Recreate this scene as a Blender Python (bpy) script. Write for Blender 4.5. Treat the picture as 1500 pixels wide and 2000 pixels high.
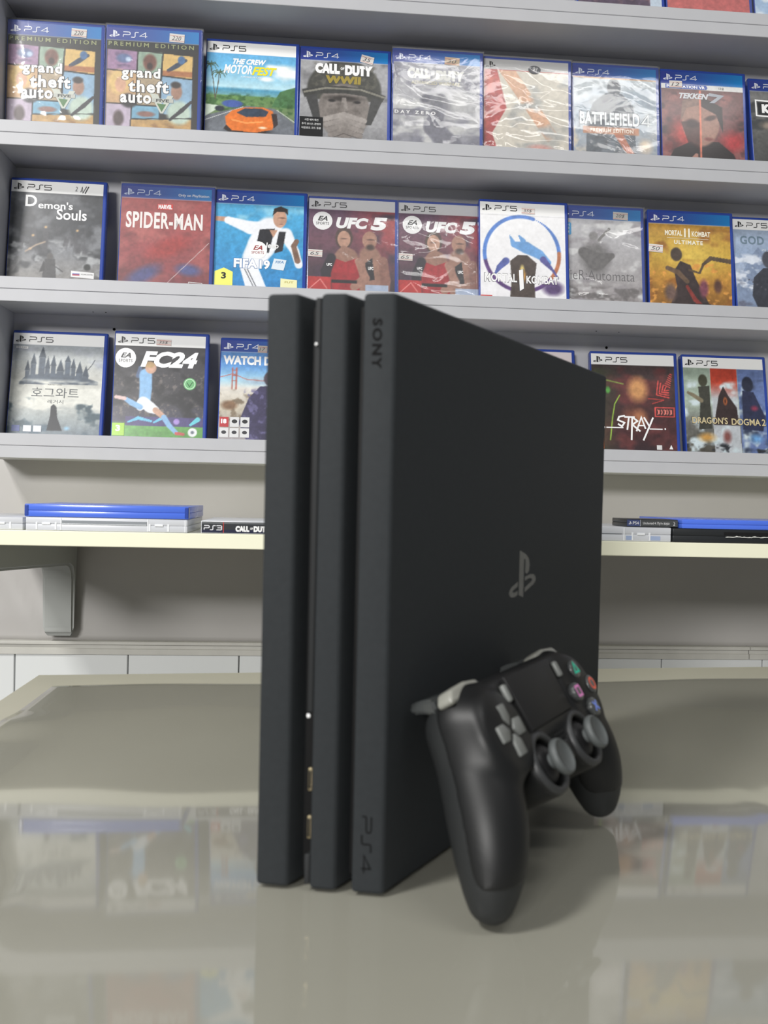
import bpy, bmesh, math, random
import numpy as np
from mathutils import Vector, Matrix

for o in list(bpy.data.objects): bpy.data.objects.remove(o)
SC = bpy.context.scene
COL = SC.collection
random.seed(4)

# ------------------------------------------------------------------ camera
TABLE_Z = 0.75
CAM_H = 0.1985
CZ = TABLE_Z + CAM_H                      # camera height above the floor
F_PX, PITCH, ROLL, YAW = 1758.5, -0.0199, 0.0226, 0.0819
fwd = Vector((math.sin(YAW)*math.cos(PITCH), math.cos(YAW)*math.cos(PITCH), math.sin(PITCH)))
rgt = Vector((math.cos(YAW), -math.sin(YAW), 0)); upv = rgt.cross(fwd)
r_ = math.cos(ROLL)*rgt + math.sin(ROLL)*upv
u_ = -math.sin(ROLL)*rgt + math.cos(ROLL)*upv
cam = bpy.data.cameras.new('camera'); camo = bpy.data.objects.new('camera', cam); COL.objects.link(camo)
camo.matrix_world = Matrix(((r_.x, u_.x, -fwd.x, 0), (r_.y, u_.y, -fwd.y, 0), (r_.z, u_.z, -fwd.z, CZ), (0, 0, 0, 1)))
cam.sensor_fit = 'VERTICAL'; cam.sensor_height = 36; cam.lens = F_PX/2000*36
cam.clip_start = 0.01
cam.dof.use_dof = True; cam.dof.focus_distance = 1.34; cam.dof.aperture_fstop = 13
SC.camera = camo

# ------------------------------------------------------------------ light
SC.view_settings.view_transform = 'Standard'; SC.view_settings.look = 'None'
SC.view_settings.gamma = 1; SC.view_settings.use_curve_mapping = False
SC.view_settings.exposure = 0.12
w = bpy.data.worlds.new('shop_air'); SC.world = w; w.use_nodes = True
w.node_tree.nodes['Background'].inputs[0].default_value = (0.93, 0.97, 1.0, 1)
w.node_tree.nodes['Background'].inputs[1].default_value = 0.165
def lamp(name, loc, target, sx, sy, power, col=(1, .985, .96)):
    l = bpy.data.lights.new(name, 'AREA'); l.shape = 'RECTANGLE'; l.size = sx; l.size_y = sy
    l.energy = power; l.color = col
    o = bpy.data.objects.new(name, l); COL.objects.link(o); o.location = loc
    o.rotation_euler = (Vector(target)-Vector(loc)).to_track_quat('-Z', 'Y').to_euler()
    return o
# ceiling lamps of the shop, hanging at 2.7 m: one by the shelf on the left, a row further back
lamp('ceiling_lamp', (-1.33, -.35, 2.70), (-1.33, -.35, 0), .34, .34, 52)
lamp('ceiling_lamp', (0.85, -.12, 2.70), (0.85, -.12, 0), 1.2, .24, 9)
lamp('ceiling_lamp', (-2.4, -4.7, 2.70), (-.9, 0, .9), 1.6, .8, 230)

# ------------------------------------------------------------------ materials
def s2l(c):
    return tuple((x/12.92 if x <= .04045 else ((x+.055)/1.055)**2.4) for x in c[:3])
MATS = {}
def mat(name, col, rough=.5, spec=.5, metal=0., coat=0., noise=None, bump=None, emis=0., trans=0., alpha=1., ior=1.5):
    """procedural principled material; noise=(scale, amount) mottles colour, bump=(scale, strength)"""
    if name in MATS: return MATS[name]
    m = bpy.data.materials.new(name); m.use_nodes = True; nt = m.node_tree; b = nt.nodes['Principled BSDF']
    c = s2l(col)
    b.inputs['Base Color'].default_value = (*c, 1); b.inputs['Roughness'].default_value = rough
    b.inputs['Specular IOR Level'].default_value = spec; b.inputs['Metallic'].default_value = metal
    b.inputs['Coat Weight'].default_value = coat; b.inputs['Coat Roughness'].default_value = .08
    b.inputs['Transmission Weight'].default_value = trans; b.inputs['Alpha'].default_value = alpha; b.inputs['IOR'].default_value = ior
    tc = nt.nodes.new('ShaderNodeTexCoord')
    if noise:
        n = nt.nodes.new('ShaderNodeTexNoise'); n.inputs['Scale'].default_value = noise[0]; n.inputs['Detail'].default_value = 5
        nt.links.new(tc.outputs['Object'], n.inputs['Vector'])
        mx = nt.nodes.new('ShaderNodeMix'); mx.data_type = 'RGBA'
        mx.inputs['A'].default_value = (*[max(0, x*(1-noise[1])) for x in c], 1)
        mx.inputs['B'].default_value = (*[min(1, x*(1+noise[1])) for x in c], 1)
        nt.links.new(n.outputs['Fac'], mx.inputs['Factor']); nt.links.new(mx.outputs['Result'], b.inputs['Base Color'])
    if bump:
        n2 = nt.nodes.new('ShaderNodeTexNoise'); n2.inputs['Scale'].default_value = bump[0]; n2.inputs['Detail'].default_value = 4
        nt.links.new(tc.outputs['Object'], n2.inputs['Vector'])
        bp = nt.nodes.new('ShaderNodeBump'); bp.inputs['Strength'].default_value = bump[1]; bp.inputs['Distance'].default_value = .001
        nt.links.new(n2.outputs['Fac'], bp.inputs['Height']); nt.links.new(bp.outputs['Normal'], b.inputs['Normal'])
    if emis:
        b.inputs['Emission Color'].default_value = (*c, 1); b.inputs['Emission Strength'].default_value = emis
    MATS[name] = m; return m

def print_mat(name='print', rough=.32, coat=.35):
    """printed paper or ink: colour from the mesh's own colour attribute plus fine paper grain"""
    if name in MATS: return MATS[name]
    m = bpy.data.materials.new(name); m.use_nodes = True; nt = m.node_tree; b = nt.nodes['Principled BSDF']
    a = nt.nodes.new('ShaderNodeAttribute'); a.attribute_name = 'Col'
    tc = nt.nodes.new('ShaderNodeTexCoord'); n = nt.nodes.new('ShaderNodeTexNoise'); n.inputs['Scale'].default_value = 900
    nt.links.new(tc.outputs['Object'], n.inputs['Vector'])
    mx = nt.nodes.new('ShaderNodeMix'); mx.data_type = 'RGBA'; mx.blend_type = 'OVERLAY'; mx.inputs['Factor'].default_value = .12
    nt.links.new(a.outputs['Color'], mx.inputs['A']); nt.links.new(n.outputs['Fac'], mx.inputs['B'])
    nt.links.new(mx.outputs['Result'], b.inputs['Base Color'])
    b.inputs['Roughness'].default_value = rough; b.inputs['Coat Weight'].default_value = coat; b.inputs['Coat Roughness'].default_value = .12
    MATS[name] = m; return m

def film_mat(name, ior, rough, tint, bump=None, veil=0.):
    """clear plastic film or sheet: see-through, with a Fresnel gloss"""
    if name in MATS: return MATS[name]
    m = bpy.data.materials.new(name); m.use_nodes = True; nt = m.node_tree; nt.nodes.clear()
    out = nt.nodes.new('ShaderNodeOutputMaterial'); mix = nt.nodes.new('ShaderNodeMixShader')
    tr = nt.nodes.new('ShaderNodeBsdfTransparent'); tr.inputs[0].default_value = (*tint, 1)
    gl = nt.nodes.new('ShaderNodeBsdfGlossy'); gl.inputs['Roughness'].default_value = rough
    fr = nt.nodes.new('ShaderNodeFresnel'); fr.inputs['IOR'].default_value = ior
    # the same reflectance from either side of the thin film
    geo = nt.nodes.new('ShaderNodeNewGeometry'); mr = nt.nodes.new('ShaderNodeMapRange')
    mr.inputs['To Min'].default_value = ior; mr.inputs['To Max'].default_value = 1/ior
    nt.links.new(geo.outputs['Backfacing'], mr.inputs['Value']); nt.links.new(mr.outputs['Result'], fr.inputs['IOR'])
    nt.links.new(fr.outputs[0], mix.inputs[0]); nt.links.new(gl.outputs[0], mix.inputs[2])
    src = tr
    if veil:
        df = nt.nodes.new('ShaderNodeBsdfDiffuse'); df.inputs[0].default_value = (.8, .8, .8, 1)
        m2 = nt.nodes.new('ShaderNodeMixShader'); m2.inputs[0].default_value = veil
        nt.links.new(tr.outputs[0], m2.inputs[1]); nt.links.new(df.outputs[0], m2.inputs[2]); src = m2
    nt.links.new(src.outputs[0], mix.inputs[1]); nt.links.new(mix.outputs[0], out.inputs[0])
    if bump:
        tc = nt.nodes.new('ShaderNodeTexCoord'); n = nt.nodes.new('ShaderNodeTexNoise')
        n.inputs['Scale'].default_value = bump[0]; n.inputs['Detail'].default_value = 3; n.inputs['Distortion'].default_value = .6
        nt.links.new(tc.outputs['Object'], n.inputs['Vector'])
        bp = nt.nodes.new('ShaderNodeBump'); bp.inputs['Strength'].default_value = bump[1]; bp.inputs['Distance'].default_value = .001
        nt.links.new(n.outputs['Fac'], bp.inputs['Height'])
        nt.links.new(bp.outputs[0], gl.inputs['Normal']); nt.links.new(bp.outputs[0], fr.inputs['Normal'])
    MATS[name] = m; return m

M_UNIT = mat('white_laminate', (.72, .723, .738), .45, .4, noise=(30, .05), bump=(60, .05))
M_UNITB = mat('white_back_board', (.745, .745, .76), .6, .3, noise=(8, .05))
M_CREAM = mat('cream_laminate', (.93, .925, .83), .35, .5, noise=(20, .03))
M_WALL = mat('beige_wall', (.74, .71, .66), .6, .3, noise=(6, .08))
M_SHEET = mat('wall_sheeting', (.705, .695, .685), .38, .5, noise=(5, .10), bump=(12, .25))
M_TILE = mat('white_tile', (.86, .87, .87), .22, .5, noise=(4, .03))
M_GROUT = mat('tile_grout', (.55, .55, .54), .8, .2)
M_TRIM = mat('painted_moulding', (.76, .755, .73), .5, .4, noise=(40, .10), bump=(120, .2))
M_FLOOR = mat('floor_tile', (.50, .49, .47), .4, .4, noise=(5, .08))
M_TABLE = mat('beige_table_laminate', (.70, .69, .63), .50, .35, noise=(12, .05))
M_TABLEE = mat('table_edge_band', (.55, .53, .45), .5, .4)
M_LEG = mat('table_leg_metal', (.30, .30, .30), .4, .5, metal=.6)
M_BRK = mat('grey_bracket_plastic', (.68, .69, .68), .45, .4, noise=(30, .04))
M_BLUE = mat('blue_case_plastic', (.18, .28, .61), .22, .5, coat=.3, noise=(25, .08))
M_BLUE2 = mat('bright_blue_case_plastic', (.31, .45, .88), .25, .5, coat=.3, noise=(25, .06))
M_CLEAR = mat('frosted_clear_plastic', (.87, .88, .90), .28, .5, noise=(40, .04), trans=.12)
M_CLEAR2 = mat('clear_plastic_rib', (.92, .93, .94), .3, .5)
M_DARKC = mat('black_case_plastic', (.13, .14, .15), .35, .5, noise=(40, .15))
M_BLACK = mat('matte_black_plastic', (.192, .203, .212), .6, .12, noise=(300, .12), bump=(2500, .12))
M_BLACK2 = mat('recess_black_plastic', (.06, .06, .065), .6, .3)
M_STRIP = mat('charcoal_strip', (.17, .175, .18), .6, .2)
M_INK = mat('embossed_dark_lettering', (.04, .04, .045), .7, .15)
M_LOGO = mat('glossy_logo_inlay', (.36, .37, .37), .25, .6, noise=(180, .25))
M_PORT = mat('usb_port_metal', (.62, .57, .45), .3, .5, metal=.8)
M_LED = mat('status_led_lens', (.95, .95, .95), .3, .5)
M_HOLE = mat('dark_hole', (.06, .06, .06), .9, .1)
M_PRINT = print_mat()
M_PAPER = print_mat('paper_sticker', .7, 0.)

# ------------------------------------------------------------------ helpers
def tag(o, label=None, cat=None, group=None, kind=None):
    if label: o['label'] = label
    if cat: o['category'] = cat
    if group: o['group'] = group
    if kind: o['kind'] = kind
    return o
def link(name, me, parent=None, m=None, smooth=False):
    if m is not None:
        me.materials.clear(); me.materials.append(m)
    if smooth:
        me.polygons.foreach_set('use_smooth', [True]*len(me.polygons))
    o = bpy.data.objects.new(name, me); COL.objects.link(o)
    if parent: o.parent = parent
    return o
def empty(name, loc=(0, 0, 0), rz=0):
    o = bpy.data.objects.new(name, None); COL.objects.link(o); o.location = loc; o.rotation_euler = (0, 0, rz)
    o.empty_display_size = .02; return o
def mesh_py(name, v, f):
    me = bpy.data.meshes.new(name); me.from_pydata([tuple(p) for p in v], [], f); me.update(); return me
def box_mesh(name, x0, x1, y0, y1, z0, z1, bev=0., seg=2):
    bm = bmesh.new()
    bmesh.ops.create_cube(bm, size=1)
    for v in bm.verts:
        v.co = Vector((x0 if v.co.x < 0 else x1, y0 if v.co.y < 0 else y1, z0 if v.co.z < 0 else z1))
    if bev: bmesh.ops.bevel(bm, geom=bm.edges[:], offset=bev, segments=seg, affect='EDGES', profile=.5)
    me = bpy.data.meshes.new(name); bm.to_mesh(me); bm.free(); return me
def box(name, x0, x1, y0, y1, z0, z1, m, parent=None, bev=.0008, seg=2):
    return link(name, box_mesh(name, x0, x1, y0, y1, z0, z1, bev, seg), parent, m)
def prism_mesh(name, pts, z0, z1, bev=0., seg=2):
    """plan polygon (counter-clockwise) extruded along z"""
    bm = bmesh.new()
    a = [bm.verts.new((x, y, z0)) for x, y in pts]; b = [bm.verts.new((x, y, z1)) for x, y in pts]
    n = len(pts)
    bm.faces.new(a[::-1]); bm.faces.new(b)
    for i in range(n): bm.faces.new((a[i], a[(i+1) % n], b[(i+1) % n], b[i]))
    bmesh.ops.recalc_face_normals(bm, faces=bm.faces[:])
    if bev: bmesh.ops.bevel(bm, geom=bm.edges[:], offset=bev, segments=seg, affect='EDGES', profile=.5)
    me = bpy.data.meshes.new(name); bm.to_mesh(me); bm.free(); return me
def lathe_mesh(name, prof, n=32):
    v = []; f = []
    for r, z in prof:
        for k in range(n):
            a = 2*math.pi*k/n; v.append((r*math.cos(a), r*math.sin(a), z))
    for i in range(len(prof)-1):
        for k in range(n):
            f.append((i*n+k, i*n+(k+1) % n, (i+1)*n+(k+1) % n, (i+1)*n+k))
    f.append(tuple(range(n-1, -1, -1))); L = (len(prof)-1)*n; f.append(tuple(L+k for k in range(n)))
    return mesh_py(name, v, f)
def auto_smooth(o, ang=35):
    me = o.data; me.polygons.foreach_set('use_smooth', [True]*len(me.polygons))
    try: me.set_sharp_from_angle(angle=math.radians(ang))
    except Exception: pass
    return o

# flat ink shapes: collected as (verts2d, faces, colour)
def text_shape(s, x, y, wd, ht, col, bold=0., shear=0., space=1.):
    """lettering fitted to a box: x right, y down, millimetres"""
    cu = bpy.data.curves.new('lettering', 'FONT'); cu.body = s; cu.size = 1; cu.offset = bold; cu.shear = shear
    cu.space_character = space; cu.resolution_u = 3
    ob = bpy.data.objects.new('lettering', cu); COL.objects.link(ob)
    dg = bpy.context.evaluated_depsgraph_get(); ev = ob.evaluated_get(dg); me = ev.to_mesh()
    v = np.array([(p.co.x, p.co.y) for p in me.vertices]).reshape(-1, 2); f = [tuple(p.vertices) for p in me.polygons]
    ev.to_mesh_clear(); bpy.data.objects.remove(ob); bpy.data.curves.remove(cu)
    if len(v) == 0: return []
    mn = v.min(0); mx = v.max(0); sc = np.array([wd, ht])/np.maximum(mx-mn, 1e-6)
    v = (v-mn)*sc; v[:, 0] += x; v[:, 1] = y+ht-v[:, 1]
    return [(v, f, col)]
def poly_shape(pts, col): return [(np.array(pts, float), [tuple(range(len(pts)))], col)]
def stroke(pts, wd, col, closed=False):
    p = np.array(pts, float); n = len(p); v = []; f = []
    for i in range(n):
        a = p[(i-1) % n] if (closed or i > 0) else p[i]; b = p[(i+1) % n] if (closed or i < n-1) else p[i]
        d1 = p[i]-a; d2 = b-p[i]; l1 = np.hypot(*d1); l2 = np.hypot(*d2)
        if l1 < 1e-9: d = d2/l2; k = 1
        elif l2 < 1e-9: d = d1/l1; k = 1
        else:
            d = d1/l1+d2/l2; d /= max(np.hypot(*d), 1e-6); k = 1/max(.45, abs(np.dot(d, d1/l1)))
        nn = np.array([-d[1], d[0]])*wd/2*k; v += [p[i]+nn, p[i]-nn]
    for i in range(n if closed else n-1):
        j = (i+1) % n; f.append((2*i, 2*j, 2*j+1, 2*i+1))
    return [(np.array(v), f, col)]
def ring(cx, cy, r, wd, col, n=20): return stroke([(cx+r*math.cos(2*math.pi*k/n), cy+r*math.sin(2*math.pi*k/n)) for k in range(n)], wd, col, True)
def disc(cx, cy, rx, ry, col, n=22): return poly_shape([(cx+rx*math.cos(2*math.pi*k/n), cy+ry*math.sin(2*math.pi*k/n)) for k in range(n)], col)
def rect(x, y, wd, ht, col): return poly_shape([(x, y), (x+wd, y), (x+wd, y+ht), (x, y+ht)], col)
def station_logo(x, y, wd, ht, col):
    P = [[(37, 5), (37, 79), (59, 72), (70, 64), (74, 54), (72, 43), (65, 38), (58, 41), (58, 61), (56, 64), (53, 64), (53, 0)],
         [(33, 28), (10, 20), (4, 15), (3, 9), (10, 4), (22, 3), (33, 6), (33, 13), (24, 11), (17, 11), (15, 13), (18, 15), (33, 20)],
         [(57, 27), (68, 30), (80, 30), (84, 27), (80, 24), (57, 16), (57, 8), (90, 19), (98, 25), (97, 31), (89, 36), (76, 37), (57, 34)]]
    out = []
    for p in P: out += poly_shape([(x+a/100*wd, y+(1-b/80)*ht) for a, b in p], col)
    return out
def station_word(x, y, wd, ht, n, col, lw=1.1):
    """thin line lettering P S and a digit"""
    cw = wd/3.35; o = []
    X = lambda k, a: x+k*cw*1.17+a*cw
    Y = lambda b: y+b*ht
    o += stroke([(X(0, 0), Y(0)), (X(0, .82), Y(0)), (X(0, .97), Y(.12)), (X(0, .97), Y(.42)), (X(0, .82), Y(.54)), (X(0, .08), Y(.54)), (X(0, 0), Y(.64)), (X(0, 0), Y(1))], lw, col)
    o += stroke([(X(1, 1), Y(0)), (X(1, .62), Y(0)), (X(1, .5), Y(.1)), (X(1, .5), Y(.88)), (X(1, .38), Y(1)), (X(1, -.05), Y(1))], lw, col)
    if n == '4': o += stroke([(X(2, .8), Y(1)), (X(2, .8), Y(0)), (X(2, .0), Y(.72)), (X(2, 1.05), Y(.72))], lw, col)
    if n == '5': o += stroke([(X(2, 1), Y(0)), (X(2, .05), Y(0)), (X(2, .05), Y(.45)), (X(2, .85), Y(.45)), (X(2, 1), Y(.58)), (X(2, 1), Y(.88)), (X(2, .85), Y(1)), (X(2, 0), Y(1))], lw, col)
    if n == '3': o += stroke([(X(2, 0), Y(0)), (X(2, .85), Y(0)), (X(2, 1), Y(.12)), (X(2, 1), Y(.88)), (X(2, .85), Y(1)), (X(2, 0), Y(1))], lw, col) + stroke([(X(2, .2), Y(.5)), (X(2, 1), Y(.5))], lw, col)
    return o
def ink_mesh(name, shapes, to3, step=.00004):
    """flat inks stacked in print order; to3(x, y, lift) maps sheet millimetres to local metres"""
    v = []; f = []; c = []; ucount = 0
    for i, (p, ff, col) in enumerate(shapes):
        b = len(v); lc = s2l(col)
        for q in p: v.append(to3(q[0], q[1], step*(1+i))); c.append((*lc, 1))
        f += [tuple(b+k for k in g) for g in ff]
    me = mesh_py(name, v, f); a = me.color_attributes.new('Col', 'FLOAT_COLOR', 'POINT')
    a.data.foreach_set('color', np.array(c, np.float32).ravel())
    return me

Zc = lambda z: CZ+z                       # heights measured from the camera's level

# ------------------------------------------------------------------ room shell
WALL_Y = 1.372
floor = box('floor', -2.6, 2.6, -3.9, WALL_Y+.1, -.06, 0, M_FLOOR, bev=0); tag(floor, kind='structure')
wall = box('wall_back', -2.6, 2.6, WALL_Y+.012, WALL_Y+.1, 0, 2.75, M_WALL, bev=0); tag(wall, kind='structure')
TR_T, TR_B = Zc(-.2285), Zc(-.2485)       # moulding top and bottom
# wrinkled sheeting glued on the wall between moulding and shelves
def sheet_mesh():
    rng = np.random.RandomState(7); x0, x1, z0, z1 = -1.2, 1.35, TR_T-.002, Zc(.30); nx, nz = 220, 60
    X, Z = np.meshgrid(np.linspace(x0, x1, nx), np.linspace(z0, z1, nz))
    D = np.zeros_like(X)
    for k in range(26):
        a = rng.uniform(-1, 1); fr = rng.uniform(6, 26); ph = rng.uniform(0, 6.3); cx = rng.uniform(x0, x1); cz = rng.uniform(z0, z1)
        D += .0011*np.sin(fr*(X*math.cos(a)+Z*math.sin(a))*1.4+ph)*np.exp(-((X-cx)/.35)**2-((Z-cz)/.12)**2)
    # folds fanning out below the bracket and a sagging belly just above the moulding
    D += .004*np.exp(-((Z-(TR_T+.035))/.028)**2)*(.6+.4*np.sin(7*X+1))
    D += .003*np.exp(-((X+.44+.5*(Z-Zc(-.15)))/.018)**2)*(Z < Zc(-.08))
    D = np.clip(D*1.6, -.003, .010)
    v = np.stack([X, WALL_Y+.006-D, Z], -1).reshape(-1, 3); f = []
    for j in range(nz-1):
        for i in range(nx-1):
            a = j*nx+i; f.append((a, a+1, a+nx+1, a+nx))
    # back layer and rim give the sheet its thickness
    b = len(v); v2 = v.copy(); v2[:, 1] = WALL_Y+.0118; v = np.vstack([v, v2[[0, nx-1, nx*nz-1, nx*(nz-1)]]])
    f.append((b+3, b+2, b+1, b))
    f.append(tuple([b, b+1]+list(range(nx-1, -1, -1)))); f.append(tuple([b+2, b+3]+list(range(nx*(nz-1), nx*nz))))
    return mesh_py('wall_covering', v, f)
o = link('wall_covering', sheet_mesh(), wall, M_SHEET, True); o['label'] = 'wrinkled beige plastic sheeting on the wall'
# moulding in two lengths with a joint, stepped profile
def moulding(x0, x1, nm):
    P = [(WALL_Y+.012, TR_B), (WALL_Y-.006, TR_B), (WALL_Y-.006, TR_B+.008), (WALL_Y-.004, TR_B+.009), (WALL_Y-.004, TR_B+.0145), (WALL_Y-.009, TR_B+.0155), (WALL_Y-.009, TR_T-.001), (WALL_Y-.008, TR_T), (WALL_Y+.012, TR_T)]
    n = len(P); v = [(x0, y, z) for y, z in P]+[(x1, y, z) for y, z in P]
    f = [(i, i+n, (i+1) % n+n, (i+1) % n) for i in range(n)]+[tuple(range(n)), tuple(range(2*n-1, n-1, -1))]
    o = link(nm, mesh_py(nm, v, f), None, M_TRIM); return tag(o, kind='structure')
moulding(-1.2, .6955, 'trim_1'); moulding(.697, 1.35, 'trim_2')
# tiles below the moulding
grout = box('tile_grout', -1.26, 1.4, WALL_Y+.004, WALL_Y+.012, 0, TR_B, M_GROUT, wall, bev=0)
TW, TH = .1645, .245
tm = box_mesh('tile', .0008, TW-.0008, 0, .008, -TH+.0008, -.0004, .001, 1)
for j in range(3):
    for i in range(-5, 9):
        o = link('tile', tm, wall, None); o.location = (-.267+i*TW, WALL_Y-.003, TR_B-j*TH)
tm.materials.append(M_TILE)

# ------------------------------------------------------------------ table
FL, FR = (-.2815, .9705), (.86, 1.073); NL, NR = (-.2860, .10), (.86, .10)
table = empty('table', (0, 0, 0)); tag(table, 'beige laminate table carrying the black console and controller', 'table')
link('table_top', prism_mesh('table_top', [NL, NR, FR, FL], TABLE_Z-.025, TABLE_Z, .0012), table, M_TABLE)
link('apron', prism_mesh('apron', [(-.24, .16), (.80, .16), (.80, 1.0), (-.24, .92)], TABLE_Z-.09, TABLE_Z-.0252), table, M_TABLEE)
for x, y in ((-.24, .14), (.80, .14), (.80, 1.0), (-.24, .90)):
    box('leg', x-.018, x+.018, y-.018, y+.018, 0, TABLE_Z-.0252, M_LEG, table)
# clear vinyl cover, a little smaller than the table top and not quite flat
M_VINYL = film_mat('clear_vinyl_gloss', 1.78, .05, (.87, .875, .89))
M_VINYL2 = film_mat('clear_vinyl_edge', 1.05, .2, (.90, .90, .86))
def vinyl():
    nx, ny = 150, 120; v = []; rng = np.random.RandomState(3)
    wv = [(rng.uniform(12, 60), rng.uniform(-1.2, 1.2), rng.uniform(0, 6.3)) for _ in range(14)]
    for j in range(ny):
        t = j/(ny-1)
        for i in range(nx):
            s = i/(nx-1)
            far = .9088+.084*s+.006*math.sin(9*s+.5)+.003*math.sin(23*s); near = .115
            x = -.2505+(.835+.2505)*s; y = near+(far-near)*t
            z = sum(math.sin(k*(x*math.cos(a)+y*math.sin(a))+p)/k for k, a, p in wv)*.0019
            z += .0045*math.exp(-((x+.245)/.022)**2)*max(0, math.sin(26*y+.8))**2     # left rim lifts in waves
            z += .0010*math.exp(-((x-.47)/.012)**2)*math.exp(-((y-.43)/.13)**2)
            z += .0010*math.exp(-((x-.30)/.010)**2)*math.exp(-((y-.43)/.12)**2)
            z += .0009*math.exp(-((x+.145)/.010)**2)*math.exp(-((y-.40)/.06)**2)
            flat = 1-math.exp(-((x-.12)/.17)**4-((y-.53)/.2)**4)             # pressed flat under the console
            v.append((x, y, TABLE_Z+.0013+max(-.0008, z*.8)*flat))
    f = [(j*nx+i, j*nx+i+1, (j+1)*nx+i+1, (j+1)*nx+i) for j in range(ny-1) for i in range(nx-1)]; nt = len(f)
    rim = list(range(nx))+[j*nx+nx-1 for j in range(1, ny)]+[(ny-1)*nx+i for i in range(nx-2, -1, -1)]+[j*nx for j in range(ny-2, 0, -1)]
    b = len(v); v += [(v[k][0], v[k][1], TABLE_Z+.0003) for k in rim]; n = len(rim)
    f += [(rim[k], b+k, b+(k+1) % n, rim[(k+1) % n]) for k in range(n)]
    me = mesh_py('vinyl_cover', v, f); me.materials.append(M_VINYL); me.materials.append(M_VINYL2)
    idx = np.zeros(len(f), np.int32); idx[nt:] = 1; me.polygons.foreach_set('material_index', idx)
    me.polygons.foreach_set('use_smooth', [True]*nt+[False]*(len(f)-nt)); return me
vo = link('vinyl_cover', vinyl()); tag(vo, 'clear glossy vinyl sheet spread over the beige table top', 'table cover')
TOP = TABLE_Z+.0014                        # what stands on the vinyl

# ------------------------------------------------------------------ shelf unit on the wall
LIP_Y, LIP_T, BT = 1.280, .016, .017
U_X0, U_X1 = -.4396, 1.25
ROW_B = {3: .0385, 2: .2535, 1: .4665, 0: .6795, -1: .895}   # underside of each board, from camera level
unit = empty('shelf_unit', (0, WALL_Y, Zc(.0385))); tag(unit, 'white laminate wall shelf unit holding rows of game cases', 'shelf')
def ubox(nm, x0, x1, y0, y1, z0, z1, m=M_UNIT, bev=.0006):
    o = box(nm, x0, x1, y0-WALL_Y, y1-WALL_Y, z0-.0385, z1-.0385, m, unit, bev, 1); return o
ubox('back_panel', U_X0-.016, U_X1, 1.3705, 1.3785, .0385, 1.0, M_UNITB)
ubox('side_panel', U_X0-.016, U_X0, LIP_Y+.001, 1.3703, .0385, 1.0)
ubox('side_panel', U_X1, U_X1+.016, LIP_Y+.001, 1.3703, .0385, 1.0)
for r, zb in ROW_B.items():
    ubox('shelf_board', U_X0+.0001, U_X1, LIP_Y, 1.3704, zb, zb+BT)
    ubox('shelf_lip', U_X0+.0001, U_X1, LIP_Y, LIP_Y+LIP_T, zb+BT+.0004, zb+BT*2)
for x, z in ((-.2955, .2475), (.4531, .2470), (-.318, .2530), (-.30, .2530), (.425, .2530), (.46, .2530)):
    big = z < .25
    d = lathe_mesh('screw_hole', [(.0022 if big else .0012, 0), (.0016 if big else .0008, .0005)], 10)
    o = link('screw_hole', d, unit, M_HOLE)
    if big: o.location = (x, 1.3702-WALL_Y, z-.0385-.012); o.rotation_euler = (math.pi/2, 0, 0)
    else: o.location = (x, 1.335-WALL_Y, .2533-.0385); o.rotation_euler = (math.pi, 0, 0)

# ------------------------------------------------------------------ cream wall shelf with bracket
SH_T = -.0475; SH_F = .995
shelf = empty('wall_shelf', (0, WALL_Y, Zc(SH_T))); tag(shelf, 'deep cream shelf board on a grey bracket under the shelf unit', 'shelf')
box('shelf_board', -.44, 1.25, SH_F-WALL_Y, -.001, -.0165, 0, M_CREAM, shelf, .0008)
def bracket(xc):
    bw = .023; bm = bmesh.new()
    # side profile in (y out from the wall, z down from the board): arm tapering to the front, leg on the wall
    prof = [(-.002, -.017), (-.002, -.172), (-.008, -.1745), (-.016, -.170), (-.019, -.160), (-.020, -.084), (-.028, -.071), (-.045, -.0655), (-.355, -.0475), (-.366, -.043), (-.370, -.034), (-.370, -.017)]
    a = [bm.verts.new((xc-bw, y, z)) for y, z in prof]; b = [bm.verts.new((xc+bw, y, z)) for y, z in prof]; n = len(prof)
    bm.faces.new(a); bm.faces.new(b[::-1])
    for i in range(n): bm.faces.new((a[i], b[i], b[(i+1) % n], a[(i+1) % n]))
    bmesh.ops.recalc_face_normals(bm, faces=bm.faces[:])
    bmesh.ops.bevel(bm, geom=[e for e in bm.edges if all(abs(v.co.z+.017) > .001 for v in e.verts)], offset=.004, segments=3, affect='EDGES')
    # round the foot of the leg
    for v in bm.verts:
        if v.co.z < -.150:
            t = (-.150-v.co.z)/.0245; lim = bw*(1-.38*max(0, t)**2.5)
            v.co.x = xc+max(-lim, min(lim, v.co.x-xc))
    me = bpy.data.meshes.new('bracket'); bm.to_mesh(me); bm.free()
    o = link('bracket', me, shelf, M_BRK); return auto_smooth(o, 40)
br = bracket(-.366); br['label'] = 'rounded grey plastic shelf bracket'

# ------------------------------------------------------------------ console
NX, NY, CA = .0395, .4362, .6316
console = empty('game_console', (NX, NY, TOP), -CA)
tag(console, 'matte black three layer game console standing upright on the table', 'game console')
# local x = away from the side panel's outer face to its right (negative is into the console), y = depth
HC, DC, TK, SL = .295, .327, .0595, .43
def sf(p): return -SL*p
def slab(nm, p0, p1, z0=.0, z1=HC, f0=0., b0=0., bev=.0022, m=M_BLACK):
    pts = [(-p1, sf(p1)+f0), (-p0, sf(p0)+f0), (-p0, sf(p0)+DC-b0), (-p1, sf(p1)+DC-b0)]
    o = link(nm, prism_mesh(nm, pts, z0, z1, bev, 3), console, m); return auto_smooth(o, 30)
slab('body_layer', 0, .0151)
slab('body_layer', .0222, .0345)
slab('body_layer', .0444, TK)
slab('core', .003, .0565, .004, HC-.004, .013, .012, .001, M_BLACK2)
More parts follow.
